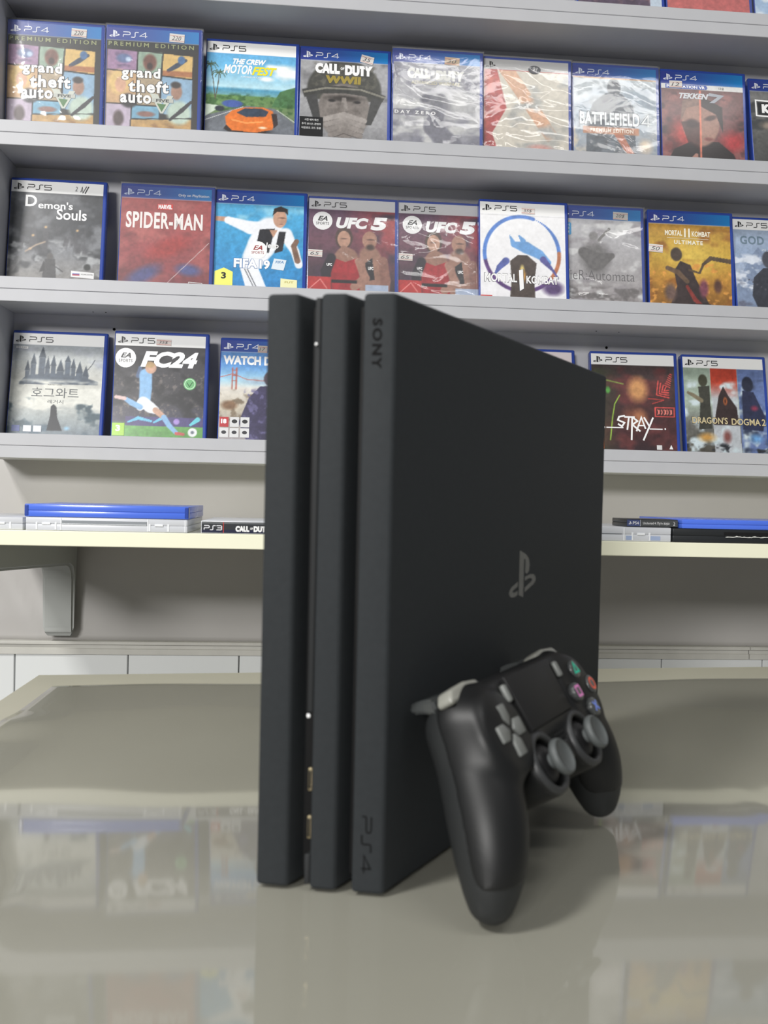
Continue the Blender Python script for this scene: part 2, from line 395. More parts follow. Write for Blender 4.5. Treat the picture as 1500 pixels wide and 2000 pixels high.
# thin strip along the edge of the middle layer, interrupted at the USB ports
slab('slot_strip', .0347, .0373, .088, HC-.002, .0012, .2, .0006, M_STRIP)
slab('slot_strip', .0347, .0373, .002, .017, .0012, .2, .0006, M_STRIP)
for z in (.0245, .0485):
    pt = slab('usb_port', .0349, .0368, z, z+.0115, .0022, .3, .0004, M_PORT)
    slab('port_tongue', .0354, .0363, z+.0012, z+.0103, .0018, .305, .0002, M_BLACK2)
for z, rr in ((.0865, .0011), (.270, .0008)):
    o = link('status_light', lathe_mesh('status_light', [(rr, 0), (rr*.9, .0003), (rr*.4, .0005)], 14), console, M_LED)
    o.location = (-.0362, sf(.0362)+.0004, z); o.rotation_euler = (math.pi/2, 0, 0)
# lettering on the front face of the right layer: runs down the face
fdir = Vector((1, SL, 0)).normalized(); fn = Vector((SL, -1, 0)).normalized()
def front_map(x, y, lift):
    base = Vector((-.0151, sf(.0151), 0)); q = base+fdir*(y/1000)+fn*(.00008+lift)
    return (q.x, q.y, HC-x/1000)
# glyph tops point to the right when reading downwards
def down(shapes, yo): return [(np.stack([p[:, 0], yo-p[:, 1]], 1), f, c) for p, f, c in shapes]
INKC = (.05, .05, .055)
sh = text_shape('SONY', 12.6, 0, 24.5, 4.9, INKC, bold=.035, space=1.25)
me = ink_mesh('maker_lettering', down(sh, 9.9), front_map); o = link('maker_lettering', me, console, M_INK)
sh = station_word(256.5, 0, 27.5, 4.6, '4', INKC, .75)
me = ink_mesh('model_lettering', down(sh, 9.9), front_map); o = link('model_lettering', me, console, M_INK)
def side_map(x, y, lift): return (.00008+lift, .1427+x/1000, .1635-y/1000)
me = ink_mesh('logo_inlay', station_logo(0, 0, 46, 31, (.4, .4, .4)), side_map); o = link('logo_inlay', me, console, M_LOGO)
o['label'] = 'glossy grey emblem inlaid in the side'

# ------------------------------------------------------------------ controller
M_CT = mat('controller_shell', (.072, .075, .078), .44, .42, noise=(200, .06), bump=(1800, .05))
M_CTB = mat('controller_back_shell', (.14, .147, .15), .5, .4, noise=(300, .08), bump=(2200, .10))
M_PAD = mat('touchpad_plastic', (.085, .085, .09), .50, .4, bump=(3000, .12))
M_BTN = mat('lightened_button_plastic', (.46, .47, .46), .38, .5)  # base grey raised: light caught by the keys is put into the colour
M_SHD = mat('pale_grey_shoulder_plastic', (.56, .56, .53), .30, .5)
M_STK = mat('stick_rubber', (.32, .335, .335), .50, .45)
M_COL = mat('stick_collar_plastic', (.20, .205, .21), .42, .45)
M_STKD = mat('dark_stick_plastic', (.10, .10, .105), .45, .4)  # darker plastic of stick bases, button surrounds and home button
M_BTD = mat('dark_button_plastic', (.26, .27, .27), .22, .6, coat=.4)
def smin(a, b, k):
    hh = np.clip(.5+.5*(b-a)/k, 0, 1); return b*(1-hh)+a*hh-k*hh*(1-hh)
def smax(a, b, k): return -smin(-a, -b, k)
def sd_rbox(X, Y, Z, c, hf, r):
    qx = np.abs(X-c[0])-hf[0]+r; qy = np.abs(Y-c[1])-hf[1]+r; qz = np.abs(Z-c[2])-hf[2]+r
    return np.sqrt(np.maximum(qx, 0)**2+np.maximum(qy, 0)**2+np.maximum(qz, 0)**2)+np.minimum(np.maximum(qx, np.maximum(qy, qz)), 0)-r
def sd_cyl(X, Y, Z, cx, cy, r, z0, z1, e):
    d = np.sqrt((X-cx)**2+(Y-cy)**2)-r+e; q = np.abs(Z-(z0+z1)/2)-(z1-z0)/2+e
    return np.minimum(np.maximum(d, q), 0)+np.sqrt(np.maximum(d, 0)**2+np.maximum(q, 0)**2)-e
def sd_cone(X, Y, Z, a, b, ra, rb, sq=(1, 1, 1)):
    P = [(X-a[0])*sq[0], (Y-a[1])*sq[1], (Z-a[2])*sq[2]]; B = [(b[i]-a[i])*sq[i] for i in range(3)]
    t = np.clip(sum(p*q for p, q in zip(P, B))/sum(q*q for q in B), 0, 1)
    return np.sqrt(sum((p-t*q)**2 for p, q in zip(P, B)))-(ra+(rb-ra)*t)
def surface_nets(D, org, h):
    S = D < 0; nx, ny, nz = D.shape
    c = np.zeros((nx-1, ny-1, nz-1), int); sm = np.zeros((nx-1, ny-1, nz-1, 3)); ct = np.zeros((nx-1, ny-1, nz-1))
    cor = [(i, j, k) for i in (0, 1) for j in (0, 1) for k in (0, 1)]
    sl = lambda A, o: A[o[0]:A.shape[0]-1+o[0], o[1]:A.shape[1]-1+o[1], o[2]:A.shape[2]-1+o[2]]
    for a in cor:
        for ax in range(3):
            if a[ax]: continue
            b = list(a); b[ax] = 1
            da, db = sl(D, a), sl(D, b); m = (da < 0) != (db < 0)
            t = np.where(m, da/np.where(m, da-db, 1), 0)
            p = np.zeros(da.shape+(3,)); p[..., 0] = a[0]; p[..., 1] = a[1]; p[..., 2] = a[2]; p[..., ax] += t
            sm += p*m[..., None]; ct += m
    act = ct > 0; idx = -np.ones(act.shape, int); ii = np.argwhere(act); idx[act] = np.arange(len(ii))
    V = (ii+sm[act]/ct[act][:, None])*h+np.array(org)
    Fs = []
    for ax in range(3):
        u, v = (ax+1) % 3, (ax+2) % 3
        n0 = [slice(None)]*3; n1 = [slice(None)]*3; n0[ax] = slice(0, -1); n1[ax] = slice(1, None)
        cr = S[tuple(n0)] != S[tuple(n1)]; e = np.argwhere(cr)
        e = e[(e[:, u] > 0) & (e[:, v] > 0) & (e[:, u] < D.shape[u]-1) & (e[:, v] < D.shape[v]-1)]
        ins = S[tuple(e.T)]
        def g(du, dv):
            q = e.copy(); q[:, u] -= du; q[:, v] -= dv; return idx[tuple(q.T)]
        Q = np.stack([g(1, 1), g(0, 1), g(0, 0), g(1, 0)], 1)
        Q[~ins] = Q[~ins][:, ::-1]; Fs.append(Q)
    return V, np.vstack(Fs)
def nets_mesh(name, D, org, h, iters=3):
    V, Q = surface_nets(D, org, h)
    # light Laplacian smoothing takes the voxel shimmer off
    for _ in range(iters):
        A = np.zeros_like(V); n = np.zeros(len(V))
        for i in range(4):
            for j in ((i+1) % 4, (i+3) % 4):
                np.add.at(A, Q[:, i], V[Q[:, j]]); np.add.at(n, Q[:, i], 1)
        V = V*.5+.5*A/n[:, None]
    me = bpy.data.meshes.new(name); me.vertices.add(len(V)); me.vertices.foreach_set('co', (V/1000).astype(np.float32).ravel())
    me.loops.add(Q.size); me.loops.foreach_set('vertex_index', Q.astype(np.int32).ravel())
    me.polygons.add(len(Q)); me.polygons.foreach_set('loop_start', (np.arange(len(Q))*4).astype(np.int32))
    me.polygons.foreach_set('use_smooth', np.ones(len(Q), bool)); me.update(calc_edges=True); me.validate()
    return me, V
HV = 1.0
gx = np.arange(-106, 104.01, HV); gy = np.arange(-72, 62, HV); gz = np.arange(-60, 10, HV)
GX, GY, GZ = np.meshgrid(gx, gy, gz, indexing='ij'); AX = np.abs(GX)
D = sd_rbox(AX, GY, GZ, (0, 24, -15), (60, 21, 14), 8)                            # bridge carrying the touchpad
D = smin(D, sd_rbox(AX, GY, GZ, (0, 2, -15), (26, 14, 12), 8), 5)
D = smin(D, sd_cyl(AX, GY, GZ, 54, 17, 22, -28, 1, 4), 3)                         # round pads under the buttons
D = smin(D, sd_cyl(AX, GY, GZ, 27, -6.5, 16.5, -26, .5, 3.5), 3)                  # stick housings
# grips: a row of shrinking spheres along a smooth axis, splayed a touch to one side
GAX = np.abs(GX+4.5*np.clip((12-GY)/50, 0, 1))
kp = np.array([(57, 26, -18, 20.3), (64, 4, -19.5, 19.8), (71, -18, -21.8, 18.7), (76, -35, -27.2, 16.0), (79, -45.5, -31.5, 11.3)]); kt = np.array([0, .31, .62, .87, 1])
cf = [np.polyfit(kt, kp[:, i], 3) for i in range(4)]
G = np.full(GX.shape, 1e3); m_ = GAX > 28; gxm, gym, gzm = GAX[m_], GY[m_], GZ[m_]; gm = np.full(gxm.shape, 1e3)
for t in np.linspace(0, 1, 40):
    c_ = [np.polyval(q, t) for q in cf]; gm = np.minimum(gm, np.sqrt((gxm-c_[0])**2+(gym-c_[1])**2+(gzm-c_[2])**2)-c_[3])
G[m_] = gm
D = smin(D, G, 7)
D = smax(D, -(sd_cyl(AX, GY, GZ, 27, -6.5, 12.8, -7.5, 30, .5)), 1.2)             # stick wells
ts_ = np.linspace(0, 1, 60); ya_ = np.polyval(cf[1], ts_)[::-1]; zz_ = np.polyval(cf[2], ts_)[::-1]; za = np.interp(GY, ya_, zz_)
front_cut = smax(za-2.5-GZ, (-(GY+38)-(GZ-za)*.42)*.92, 9)                              # negative inside the front shell
ctl = empty('game_controller'); tag(ctl, 'black wireless game controller leaning against the side of the console', 'game controller')
meb, Vb = nets_mesh('back_shell', D, (gx[0], gy[0], gz[0]), HV)
link('back_shell', meb, ctl, M_CTB)
mef, Vf = nets_mesh('front_shell', np.maximum(D-.40, front_cut), (gx[0], gy[0], gz[0]), HV)
link('front_shell', mef, ctl, M_CT)
def at(o, x, y, z, rz=0, rx=0):
    o.location = (x/1000, y/1000, z/1000); o.rotation_euler = (rx, 0, rz); return o
def mm(pts): return [(a/1000, b/1000) for a, b in pts]
# touchpad with its dark gap
o = link('touchpad_gap', prism_mesh('touchpad_gap', mm([(-29, 10.2), (29, 10.2), (31.5, 41), (-31.5, 41)]), -.002, .0007, .0004, 1), ctl, M_BLACK2)
o = link('touchpad', prism_mesh('touchpad', mm([(-28.2, 11), (28.2, 11), (30.6, 41.6), (-30.6, 41.6)]), -.002, .0014, .0006, 2), ctl, M_PAD); auto_smooth(o)
# light strip along the top of the touchpad, and the light bar on the back edge
o = link('light_bar', box_mesh('light_bar', -.027, .027, -.0012, .0012, -.005, .003, .0008), ctl, mat('light_bar_lens', (.16, .18, .20), .15, .5)); at(o, 0, 44.6, -16)
# direction pad: four house shaped keys
house = mm([(-4.2, 0), (4.2, 0), (4.4, -7.2), (0, -11.2), (-4.4, -7.2)])
hm = prism_mesh('direction_key', house, 0, .0030, .0008, 2)
for k in range(4):
    a = k*math.pi/2; o = link('direction_key', hm.copy(), ctl, M_BTN); auto_smooth(o)
    at(o, -54-math.sin(a)*13.2, 17+math.cos(a)*13.2, 1.0, a)
o = link('direction_pad_dish', lathe_mesh('direction_pad_dish', [(.0168, 0), (.0165, .0004), (.0155, .0004), (.0150, .0001)], 36), ctl, M_CT); at(o, -54, 17, 1.2)
# action buttons with coloured marks
bprof = [(.0056, 0), (.0056, .0024), (.0052, .0031), (.0045, .0033)]
marks = {'triangle': (0, 12, (.20, .80, .66)), 'circle': (12, 0, (.95, .42, .33)), 'cross': (0, -12, (.50, .60, .95)), 'square': (-12, 0, (.90, .55, .80))}
for nm, (dx, dy, c) in marks.items():
    b = auto_smooth(link('action_button', lathe_mesh('action_button', bprof, 28), ctl, M_BTD), 50); at(b, 54+dx, 17+dy, 1.2)
    o = link('button_surround', lathe_mesh('button_surround', [(.0068, 0), (.0067, .0005), (.0061, .0005), (.0060, 0)], 28), ctl, M_STKD); at(o, 54+dx, 17+dy, 1.3)
    if nm == 'circle': shp = ring(0, 0, 3.2, 1.4, c)
    elif nm == 'square': shp = stroke([(-2.8, -2.8), (2.8, -2.8), (2.8, 2.8), (-2.8, 2.8)], 1.4, c, True)
    elif nm == 'triangle': shp = stroke([(0, 3.6), (-3.3, -2.2), (3.3, -2.2)], 1.4, c, True)
    else: shp = stroke([(-2.8, -2.8), (2.8, 2.8)], 1.4, c)+stroke([(-2.8, 2.8), (2.8, -2.8)], 1.4, c)
    me = ink_mesh('button_mark', shp, lambda x, y, l: (x/1000, y/1000, .00335+l)); link('button_mark', me, b, M_PAPER)
# sticks
cap = [(.0040, .0), (.0042, .0030), (.0078, .0042), (.0093, .0056), (.0096, .0072), (.0092, .0086), (.0084, .0092), (.0074, .0086), (.0066, .0080), (.0030, .0076), (.0008, .0075)]
base = [(.0122, -.0078), (.0119, -.0055), (.0105, -.0025), (.0080, -.0004), (.0050, .0006), (.0040, .0008)]
collar = [(.0126, -.006), (.0129, .0002), (.0135, .0012), (.0148, .0014), (.0160, .0006), (.0166, -.003)]
for sx in (-1, 1):
    st = auto_smooth(link('thumb_stick', lathe_mesh('thumb_stick', cap, 40), ctl, M_STK), 60); at(st, sx*27, -6.5, .8)
    o = auto_smooth(link('stick_base', lathe_mesh('stick_base', base, 36), st, M_STKD), 60)
    v = []; f = []; n = 44
    for r, z in collar:
        for k in range(n): v.append((r*math.cos(6.28319*k/n), r*math.sin(6.28319*k/n), z))
    f = [(i*n+k, i*n+(k+1) % n, (i+1)*n+(k+1) % n, (i+1)*n+k) for i in range(len(collar)-1) for k in range(n)]
    o = auto_smooth(link('stick_collar', mesh_py('stick_collar', v, f), ctl, M_COL), 70); at(o, sx*27, -6.5, .2)
# small buttons, speaker slots, round centre button
for sx in (-1, 1):
    o = link('menu_button', box_mesh('menu_button', -.0022, .0022, -.0048, .0048, -.001, .0022, .0014, 3), ctl, M_BTN); at(o, sx*36.5, 33.5, .6); auto_smooth(o, 60)
for i in range(4):
    for j in range(2):
        o = link('speaker_slot', box_mesh('speaker_slot', -.0013, .0013, -.0005, .0005, 0, .0004), ctl, M_BLACK2); at(o, -5.4+i*3.6, 3.2-j*2.6, .4)
o = auto_smooth(link('home_button', lathe_mesh('home_button', [(.0052, -.001), (.0052, .0008), (.0046, .0013), (.002, .0013)], 28), ctl, M_STKD), 50); at(o, 0, -6.5, .3)
# shoulder buttons and triggers
for sx in (-1, 1):
    pts = [(-18, -4), (17, -4), (18, 0), (14, 3.4), (2, 4.6), (-14, 3.2), (-18.5, -1)]
    if sx > 0: pts = [(-a, b) for a, b in pts][::-1]
    o = link('shoulder_button', prism_mesh('shoulder_button', mm(pts), -.006, .0035, .0018, 3), ctl, M_SHD); auto_smooth(o, 50); at(o, sx*55, 44.0, -11.5)
    # trigger: curved blade that flares outward at its back end
    V = []; nseg = 9
    for k in range(nseg):
        t = k/(nseg-1); zz = -20-15*t; yy = 43+3*math.sin(t*2.2)+2*t*t; hw = 15.5-1.5*t; th = 5.2-2.6*t
        V += [(-hw, yy-th, zz), (hw, yy-th, zz), (hw, yy+th*.8, zz), (-hw, yy+th*.8, zz)]
    Fc = [(3, 2, 1, 0), tuple(4*(nseg-1)+i for i in range(4))]
    for k in range(nseg-1):
        for i in range(4): Fc.append((4*k+i, 4*k+(i+1) % 4, 4*k+4+(i+1) % 4, 4*k+4+i))
    bm = bmesh.new(); bv = [bm.verts.new((sx*a/1000, b/1000, c/1000)) for a, b, c in V]
    for q in Fc: bm.faces.new([bv[i] for i in q])
    bmesh.ops.recalc_face_normals(bm, faces=bm.faces[:])
    bmesh.ops.bevel(bm, geom=[e for e in bm.edges if e.calc_face_angle(0) > .7], offset=.0014, segments=2, affect='EDGES')
    me = bpy.data.meshes.new('trigger'); bm.to_mesh(me); bm.free()
    o = link('trigger', me, ctl, M_BTD); auto_smooth(o, 50); at(o, sx*55, 0, 0)
# pose: feet of the grips on the vinyl, shoulders against the console
pa, pt, pb = math.radians(36.51), math.radians(32.36), math.radians(1.25)
vs = Vector((math.sin(pa), math.cos(pa), 0)); vn = Vector((math.cos(pa), -math.sin(pa), 0)); vk = Vector((0, 0, 1))
vy = math.cos(pt)*vk-math.sin(pt)*vn; vz = math.cos(pt)*vn+math.sin(pt)*vk
vx2 = math.cos(pb)*vs+math.sin(pb)*vy; vy2 = -math.sin(pb)*vs+math.cos(pb)*vy
RM = np.array([[vx2[i], vy2[i], vz[i]] for i in range(3)])
zmin = (Vb/1000@RM.T)[:, 2].min()
ctl.matrix_world = Matrix((( *RM[0], .1372), ( *RM[1], .4716), ( *RM[2], TOP+.0002-zmin), (0, 0, 0, 1)))
print('controller lift', TOP-zmin-CZ, 'fit -0.1318')

# ------------------------------------------------------------------ printed covers (millimetres on a 135 x 171.5 case front, y down)
CW, CH, CT = 135., 171.5, 14.
SX0, SX1, SY0, SY1 = 1.6, 129.6, 4.6, 167.5          # the sleeve's printed area
PW, PH = 116, 148
_x = np.linspace(SX0, SX1, PW); _y = np.linspace(SY0, SY1, PH); PX, PY = np.meshgrid(_x, _y)
class Art:
    """paints a small print: every shape is a soft-edged patch of ink on a fine grid"""
    def __init__(s, seed=0): s.a = np.zeros((PH, PW, 3)); s.rng = np.random.RandomState(seed)
    def grad(s, stops, x0=0, x1=999, vert=True):
        t = PY if vert else PX; m = (PX >= x0) & (PX <= x1)
        g = np.stack([np.interp(t, [k[0] for k in stops], [k[1][i] for k in stops]) for i in range(3)], -1)
        s.a[m] = g[m]; return s
    def mix(s, m, col): s.a = s.a*(1-m[..., None])+np.array(col)*m[..., None]; return s
    def noise(s, sx, sy=None, oct=3):
        sy = sy or sx; out = np.zeros_like(PX); amp = 1; tot = 0
        for o in range(oct):
            nx = max(2, int(128/sx*2**o)+2); ny = max(2, int(163/sy*2**o)+2); g = s.rng.rand(ny+1, nx+1)
            fx = (PX-SX0)/(SX1-SX0)*(nx-1.001); fy = (PY-SY0)/(SY1-SY0)*(ny-1.001); ix = fx.astype(int); iy = fy.astype(int)
            tx = fx-ix; ty = fy-iy; tx = tx*tx*(3-2*tx); ty = ty*ty*(3-2*ty)
            out += amp*((g[iy, ix]*(1-tx)+g[iy, ix+1]*tx)*(1-ty)+(g[iy+1, ix]*(1-tx)+g[iy+1, ix+1]*tx)*ty); tot += amp; amp *= .5
        return out/tot
    def cloud(s, col, sx, sy=None, thr=.5, sharp=6, y0=0, y1=200, x0=-9, x1=200, amt=1.):
        m = np.clip((s.noise(sx, sy)-thr)*sharp, 0, 1)*amt
        ed = np.clip((PY-y0)/6, 0, 1)*np.clip((y1-PY)/6, 0, 1)*np.clip((PX-x0)/6, 0, 1)*np.clip((x1-PX)/6, 0, 1)
        return s.mix(m*ed, col)
    def ell(s, cx, cy, rx, ry, col, soft=.08, rot=0., amt=1.):
        c, n = math.cos(rot), math.sin(rot); dx = PX-cx; dy = PY-cy
        d = np.sqrt(((dx*c+dy*n)/rx)**2+((-dx*n+dy*c)/ry)**2); return s.mix(np.clip((1-d)/soft, 0, 1)*amt, col)
    def poly(s, pts, col, amt=1.):
        m = np.zeros_like(PX)
        for ox, oy in ((-.3, -.3), (.3, -.3), (-.3, .3), (.3, .3)):
            x = PX+ox; y = PY+oy; ins = np.zeros(PX.shape, bool); n = len(pts)
            for i in range(n):
                (x1, y1), (x2, y2) = pts[i], pts[(i+1) % n]
                if y1 == y2: continue
                ins ^= ((y1 > y) != (y2 > y)) & (x < (x2-x1)*(y-y1)/(y2-y1)+x1)
            m += ins*.25
        return s.mix(m*amt, col)
    def rect(s, x, y, w_, h_, col, amt=1.): return s.poly([(x, y), (x+w_, y), (x+w_, y+h_), (x, y+h_)], col, amt)
    def line(s, pts, wd, col, soft=.5, amt=1.):
        d = np.full(PX.shape, 1e9)
        for (x1, y1), (x2, y2) in zip(pts[:-1], pts[1:]):
            vx, vy_ = x2-x1, y2-y1; t = np.clip(((PX-x1)*vx+(PY-y1)*vy_)/max(1e-6, vx*vx+vy_*vy_), 0, 1)
            d = np.minimum(d, np.hypot(PX-x1-t*vx, PY-y1-t*vy_))
        return s.mix(np.clip((wd/2-d)/soft+.5, 0, 1)*amt, col)
    def limb(s, pts, col):                       # tapering stroke: (x, y, width)
        for (a, b) in zip(pts[:-1], pts[1:]):
            for k in range(7):
                t = k/6; s.ell(a[0]+(b[0]-a[0])*t, a[1]+(b[1]-a[1])*t, (a[2]+(b[2]-a[2])*t)/2, (a[2]+(b[2]-a[2])*t)/2, col, .25)
        return s
    def head4(s, h=22.):
        m = PY < h
        g = np.stack([np.interp(PX, [0, 60, 130], c) for c in ((.17, .15, .06), (.22, .32, .50), (.58, .66, .80))], -1); s.a[m] = g[m]
        return s.line([(0, h), (140, h)], .7, (.75, .8, .9))
    def head5(s, h=22., c=(.965, .965, .96)): s.a[PY < h] = c; return s
def logo4(c=(.93, .94, .97)): return station_logo(4.5, 8.2, 15, 10.2, c)+station_word(24, 10.2, 33, 7.2, '4', c)
def logo5(c=(.10, .10, .11)): return station_logo(4.5, 8.2, 15, 10.2, c)+station_word(24, 10.2, 33, 7.2, '5', c)
WHT = (.95, .95, .95)
def ea_disc(x, y, r, fg=(.16, .16, .17)):
    return disc(x, y, r, r, (.94, .94, .94))+text_shape('EA', x-.5*r, y-.52*r, r, .52*r, fg, .03, .35)+text_shape('SPORTS', x-.66*r, y+.14*r, 1.32*r, .30*r, fg, .01, 0, 1.1)
def sticker(x, y, txt, rot=0, wd=17, ht=10, c=(.86, .85, .83)):
    s = rect(-wd/2, -ht/2, wd, ht, c)+stroke([(-wd/2, -ht*.27), (wd/2, -ht*.27)], .5, (.80, .45, .42))+stroke([(-wd/2, ht*.36), (wd/2, ht*.36)], .5, (.80, .45, .42))
    if txt: s += text_shape(txt, -wd*.34, -ht*.22, wd*.62, ht*.5, (.33, .32, .34), 0, .25)
    cr, sr = math.cos(rot), math.sin(rot)
    return [(np.stack([p[:, 0]*cr-p[:, 1]*sr+x, p[:, 0]*sr+p[:, 1]*cr+y], 1), f, cc) for p, f, cc in s]
COVERS = {}
def cover(fn): COVERS[fn.__name__] = fn; return fn
# each returns (Art, lettering shapes, sticker shapes)
@cover
def collage():
    a = Art(1); a.grad([(0, (.13, .13, .13)), (170, (.16, .15, .14))])
    K = (.10, .10, .10)
    for p, c in (([(3, 35), (44, 36), (43, 66), (3, 64)], (.62, .48, .62)), ([(46, 36), (79, 37), (77, 68), (45, 66)], (.56, .66, .58)), ([(81, 38), (122, 40), (121, 72), (79, 69)], (.87, .72, .42)),
                 ([(3, 66), (44, 68), (43, 112), (3, 112)], (.80, .64, .46)), ([(79, 71), (122, 74), (121, 128), (78, 124)], (.55, .70, .82)), ([(3, 114), (37, 114), (36, 150), (3, 150)], (.74, .68, .76)),
                 ([(39, 114), (76, 115), (76, 134), (38, 133)], (.45, .68, .80)), ([(38, 135), (121, 131), (121, 160), (38, 160)], (.76, .60, .36)), ([(45, 68), (77, 70), (76, 113), (45, 113)], (.70, .62, .50))): a.poly(p, c)
    a.cloud((.36, .30, .44), 9, 7, .5, 5, 36, 64, 3, 43, .6); a.ell(26, 48, 13, 8, (.36, .44, .62), .4); a.ell(32, 49, 5, 4.5, (.70, .78, .88), .5)
    a.ell(62, 52, 11, 14, (.45, .27, .22), .3); a.ell(62, 57, 5, 6, (.20, .13, .12), .4)
    a.limb([(88, 62, 6), (100, 54, 8), (112, 46, 5)], (.20, .25, .34)); a.ell(106, 46, 6, 7, (.25, .42, .62), .3); a.rect(80, 62, 41, 8, (.60, .30, .18), .7)
    a.ell(20, 82, 17, 20, (.90, .76, .48), .3); a.ell(22, 86, 9, 13, (.86, .66, .54), .3); a.ell(34, 108, 14, 12, (.18, .17, .19), .3)
    a.ell(100, 92, 9, 13, (.66, .50, .42), .25); a.ell(99, 82, 9, 6, (.22, .19, .18), .4); a.ell(104, 122, 20, 20, (.74, .82, .76), .3); a.limb([(92, 132, 5), (108, 118, 7), (120, 106, 5)], (.20, .20, .22))
    a.ell(20, 134, 9, 14, (.32, .26, .26), .4); a.ell(58, 126, 15, 5, (.55, .38, .34), .4); a.cloud((.50, .33, .20), 12, 6, .5, 5, 137, 160, 38, 121, .7)
    for p in ([(3, 35), (122, 39)], [(45, 36), (44, 113)], [(80, 38), (77, 126)], [(3, 65), (45, 67), (122, 73)], [(3, 113), (76, 114)], [(37, 114), (37, 158)], [(38, 134), (122, 129)]): a.line(p, 1.3, K)
    a.rect(0, 22, 130, 11, (.13, .14, .14)); a.head4(22)
    L = logo4()+text_shape('PREMIUM EDITION', 4, 24.5, 119, 6, (.60, .62, .45), .02, 0, 1.5)
    for t, x, y, w_, h_ in (('grand', 23, 60, 54, 19), ('theft', 33, 78, 56, 17.5), ('auto', 22, 96, 43, 15.5)):
        L += text_shape(t, x-.8, y-.6, w_+1.6, h_+1.2, K, .07, 0, 1.16)
        L += text_shape(t, x, y, w_, h_, WHT, .038, 0, 1.18)
    L += poly_shape([(63, 96), (74, 97), (81, 112), (88, 98), (96, 98.5), (82, 124), (78, 124)], (.80, .82, .78))+poly_shape([(73, 110), (86, 111), (80, 122)], (.33, .50, .31))
    L += rect(66, 103, 30, 5.5, (.75, .76, .73))+text_shape('FIVE', 72, 103.8, 18, 4, (.2, .22, .2), .03)
    return a, L, sticker(99, 15, '220', .04, 21, 12)
@cover
def beach_car():
    a = Art(2); a.grad([(0, (.30, .62, .86)), (40, (.40, .72, .90)), (72, (.72, .88, .93)), (76, (.28, .58, .72)), (84, (.42, .66, .70)), (86, (.38, .55, .30)), (110, (.42, .52, .34)), (170, (.40, .42, .44))])
    a.cloud((.95, .97, .97), 40, 22, .46, 5, 32, 74, 70, 135); a.ell(88, 58, 14, 5, (.95, .97, .97), .6)
    a.poly([(100, 90), (108, 76), (118, 72), (130, 68), (131, 100), (96, 100)], (.28, .46, .28)); a.cloud((.22, .38, .20), 7, 5, .5, 7, 80, 118, -5, 135, .8)
    a.poly([(0, 118), (60, 100), (100, 102), (131, 124), (131, 170), (0, 170)], (.42, .44, .47)); a.poly([(0, 100), (26, 102), (0, 120)], (.80, .86, .78))
    a.line([(0, 125), (55, 102)], .8, (.85, .86, .85)); a.line([(104, 104), (131, 122)], .9, (.88, .88, .86))
    for x0, y0, x1, y1 in ((7, 40, 15, 92), (20, 52, 15, 92)):
        a.line([(x0, y0), ((x0+x1)/2+1, (y0+y1)/2), (x1, y1)], 1.3, (.34, .30, .24))
        for k in range(9):
            t = k*.7; a.line([(x0, y0), (x0+8*math.cos(t), y0+4*math.sin(t)-1), (x0+11*math.cos(t), y0+5*math.sin(t)+3)], 1.2, (.30, .38, .26))
    a.ell(40, 98, 17, 6.5, (.26, .36, .66), .25); a.ell(22, 106, 8, 5, (.18, .20, .24), .3)
    O = (.90, .45, .16); a.ell(66, 138, 42, 6, (.20, .21, .23), .5)
    a.poly([(30, 118), (40, 108), (55, 103), (84, 101), (98, 106), (102, 120), (98, 134), (74, 140), (40, 138), (32, 130)], O); a.poly([(46, 111), (58, 104), (82, 103), (92, 107), (88, 115), (60, 117)], (.20, .25, .32))
    a.poly([(32, 130), (40, 138), (74, 140), (90, 136), (88, 142), (40, 143), (28, 136)], (.20, .17, .16)); a.poly([(96, 110), (104, 110), (106, 126), (100, 132)], (.22, .18, .18)); a.line([(40, 122), (60, 126), (84, 123)], 2.2, (.97, .60, .30)); a.ell(84, 132, 8, 2.5, (.98, .92, .80), .7)
    a.head5()
    L = logo5()+text_shape('THE CREW', 39, 29, 48, 8.5, WHT, .05, .35)+text_shape('MOTOR', 26, 38.5, 41, 14, WHT, .035, .30)+text_shape('FEST', 66.5, 40, 36, 13, (.93, .88, .20), .04, .35)+text_shape('A WORLD OF CARS', 51, 55.5, 30, 2, WHT, .02)
    return a, L, []
